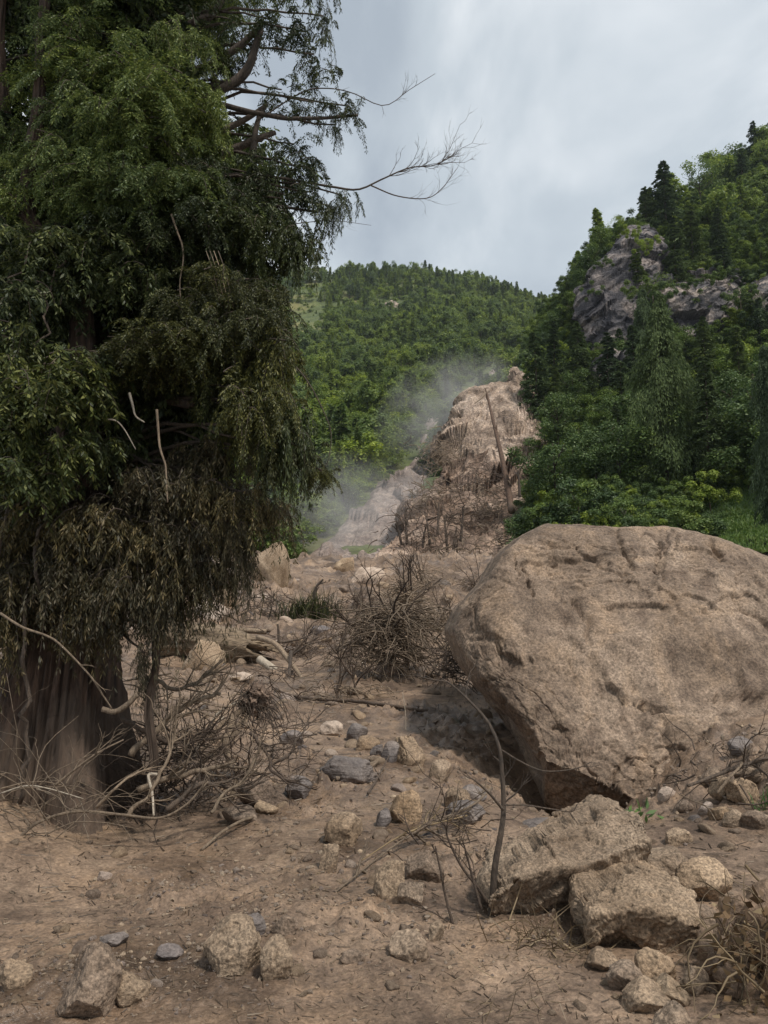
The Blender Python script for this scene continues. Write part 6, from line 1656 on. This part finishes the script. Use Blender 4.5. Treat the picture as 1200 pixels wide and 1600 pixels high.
# dead wood on the spur
def spur_stick(pts, r0, r1, label, twigs=0, seed=1, mat='wood', **kw):
    return stick(pts, r0, r1, mat, label, twigs=twigs, seed=seed, name='dead_trunk', cat='dead tree', **kw)
spur_stick([(800, 800, 62), (793, 760, 63.5), (783, 710, 65), (770, 655, 67), (760, 612, 69)], 0.30, 0.09, 'long leaning dead trunk standing on the landslide spur', 10, 101, 'bark', tw_len=1.2, tw_from=0.1, tw_depth=0)
spur_stick([(760, 612, 69), (752, 622, 68), (742, 630, 67)], 0.12, 0.05, 'broken top limb hanging from the leaning dead trunk', 0, 102)
for i, (x, y0, y1, dx_) in enumerate([(636, 845, 800, -3), (628, 846, 818, -10), (700, 868, 805, -6), (706, 868, 822, 8), (714, 890, 850, 0), (702, 890, 862, 0), (684, 830, 785, 2), (720, 840, 800, 4), (672, 845, 815, -5), (812, 770, 735, -2), (660, 850, 820, 6)]):
    b = P(x, y0, 55)
    nm = ['split grey stump at the left foot of the spur', 'short stick leaning left at the spur foot', 'taller bare stick on the apron of the spur', 'bare stick leaning right beside the taller one', 'short upright post-like stick low on the apron', 'thin stub left of the post-like stick',
          'slim dead stem halfway up the spur apron', 'dead stem right of the slim one on the apron', 'small leaning snag between stump and sticks', 'snag at the right side of the spur', 'thin snag right of the split stump'][i]
    q = hit(x, y0, lambda xx, yy: np.maximum(ground(xx, yy, False), -5), 30, 60)
    spur_stick([(x, y0 + 6, 54), (x + dx_ * 0.5, (y0 + y1) / 2, 54), (x + dx_, y1, 54)], 0.11, 0.05, nm, 3, 110 + i, 'bark_dark', tw_len=0.8)

# torn roots and brush hanging on the face of the spur
deps = bpy.context.evaluated_depsgraph_get()
spur_o = bpy.data.objects['landslide_spur']
def spur_hit(px, py):
    o_ = Vector((0, 0, EYE)); d_ = (Vector([float(v) for v in P(px, py, 100.0)]) - o_).normalized()
    ok_, loc, nn_, _ = spur_o.ray_cast(spur_o.matrix_world.inverted() @ o_ if False else o_ - spur_o.location, d_)
    return np.array(loc + spur_o.location) if ok_ else P(px, py, 60)
for i, (px, py, n_, L_, wd, lab) in enumerate([(690, 720, 220, 3.0, 1.6, 'torn roots hanging under the rock cap of the spur'), (745, 760, 160, 2.6, 1.4, 'brown root curtain right of centre on the spur'), (665, 780, 180, 2.6, 1.4, 'root tangle on the left flank of the spur'),
        (720, 815, 200, 2.6, 2.0, 'flattened brown brush on the ledge of the spur'), (775, 800, 160, 2.4, 1.6, 'brush around the foot of the leaning dead trunk'), (650, 850, 160, 2.2, 1.8, 'broken brush at the left foot of the spur'), (715, 870, 160, 2.2, 2.2, 'broken brush across the apron of the spur'), (790, 860, 140, 2.2, 1.6, 'broken brush at the right foot of the spur')]):
    r = np.random.default_rng(400 + i); b0 = spur_hit(px, py); mb = MB()
    for k_ in range(n_):
        p0 = r.normal(size=3) * [wd * 0.8, 0.5, 0.9] + [0.3, -0.5, 0.4]
        d = unit(np.array([r.normal(), -abs(r.normal()) * 0.4, r.uniform(-0.6, 0.5)])); l = L_ * 0.75 * r.uniform(0.25, 1.0); pts = [p0]
        for s_ in range(6):
            d = unit(d + [0, 0, -0.12] + r.normal(size=3) * 0.22); pts.append(pts[-1] + d * l / 6)
        mb.tube(np.array(pts), np.linspace(0.035, 0.012, 7) * r.uniform(0.5, 1.4), 4, False)
    e = empty('torn_brush', Vector([float(v) for v in b0])); tag(e, lab, 'brush')
    tag(obj('stems', mb.mesh('stems'), M[['wood', 'twig'][i % 2]], e), kind='stuff')

# litter of twigs and bits trodden into the mud
r = np.random.default_rng(131); n = 5000
py = 900 + 690 * r.random(n) ** 0.85; px = r.uniform(-60, 1260, n)
yy = np.interp(py, [870, 905, 950, 1000, 1050, 1100, 1150, 1200, 1250, 1300, 1400, 1500, 1600], [43, 35, 27, 21, 16.5, 13, 10.5, 8.6, 7.3, 6.3, 4.9, 3.95, 3.3])
q = P(px, py, yy); a = r.uniform(0, 6.28, n); L_ = q[:, 1] / FPX * (6 + 22 * r.random(n) ** 3); w_ = q[:, 1] / FPX * r.uniform(1.0, 2.2, n)
e0 = q[:, :2] - np.stack([np.cos(a), np.sin(a)], -1) * L_[:, None] / 2; e1 = 2 * q[:, :2] - e0
z0 = ground(e0[:, 0], e0[:, 1]); z1 = ground(e1[:, 0], e1[:, 1])
p0 = np.c_[e0, z0 + w_ * 0.3]; p1 = np.c_[e1, z1 + w_ * 0.5]
sx = np.stack([-np.sin(a), np.cos(a), 0 * a], -1) * (w_ / 2)[:, None]; uz = np.stack([0 * a, 0 * a, w_ * 0.7], -1)
V = np.stack([p0 - sx, p0 + sx, p0 + uz, p1 - sx * 0.5, p1 + sx * 0.5, p1 + uz * 0.6], 1)
F = np.arange(n)[:, None, None] * 6 + np.array([[0, 3, 5, 2], [2, 5, 4, 1], [1, 4, 3, 0]])[None]
tag(obj('twig_litter', mesh_np('twig_litter', V.reshape(-1, 3), F.reshape(-1, 4), False), M['litter']), 'broken twigs and bark bits scattered over the mud', 'litter', kind='stuff')

# ------------------------------------------------------------------ air: haze over the valley, dust over the chute
def box_mesh(name, x0, x1, y0, y1, z0, z1):
    V = [(x, y, z) for x in (x0, x1) for y in (y0, y1) for z in (z0, z1)]
    F = [(0, 1, 3, 2), (4, 6, 7, 5), (0, 4, 5, 1), (2, 3, 7, 6), (0, 2, 6, 4), (1, 5, 7, 3)]
    return mesh_np(name, np.array(V, float), np.array(F), False)
hm, t, out = mat_new('haze_air')
pv = node(t, 'ShaderNodeVolumePrincipled', i_Density=0.00009, i_Anisotropy=0.2); pv.inputs['Color'].default_value = (0.80, 0.88, 1.0, 1)
t.links.new(pv.outputs[0], out.inputs['Volume'])
hz = obj('haze', box_mesh('haze', -620, 620, -30, 800, -60, 420), hm); tag(hz, 'thin bluish haze filling the valley air', 'haze', kind='stuff')
dm, t, out = mat_new('dust_air')
tc = t.nodes.new('ShaderNodeTexCoord')
nz = noise(t, tc.outputs['Object'], 2.2, 3, 0.6, 0.4)
ln = node(t, 'ShaderNodeVectorMath', operation='LENGTH'); t.links.new(tc.outputs['Object'], ln.inputs[0])
fall = ramp(t, ln.outputs['Value'], [(0.15, g(1.0)), (0.95, g(0.0))])
nr = ramp(t, nz, [(0.36, g(0.0)), (0.7, g(1.0))])
mm = node(t, 'ShaderNodeMath', operation='MULTIPLY'); t.links.new(fall, mm.inputs[0]); t.links.new(nr, mm.inputs[1])
m3 = node(t, 'ShaderNodeMath', operation='MULTIPLY'); t.links.new(mm.outputs[0], m3.inputs[0]); m3.inputs[1].default_value = 0.13
pv = node(t, 'ShaderNodeVolumePrincipled'); pv.inputs['Color'].default_value = (0.88, 0.85, 0.83, 1)
t.links.new(m3.outputs[0], pv.inputs['Density']); t.links.new(pv.outputs[0], out.inputs['Volume'])
V0, F0 = ico(4)
for i, (px, py, Y, sx_, sy_, sz_, lab) in enumerate([(520, 820, 68, 12, 8, 7.5, 'pale dust hanging over the foot of the chute'), (700, 640, 108, 13, 9, 9, 'thin dust drifting off the top of the spur')]):
    o = obj('dust_cloud', mesh_np('dust_cloud', V0, F0), dm, None, Vector([float(a) for a in P(px, py, Y)])); o.scale = (sx_, sy_, sz_)
    o.rotation_euler = (0, -0.5 if i else -0.2, 0)
    tag(o, lab, 'dust', kind='stuff')
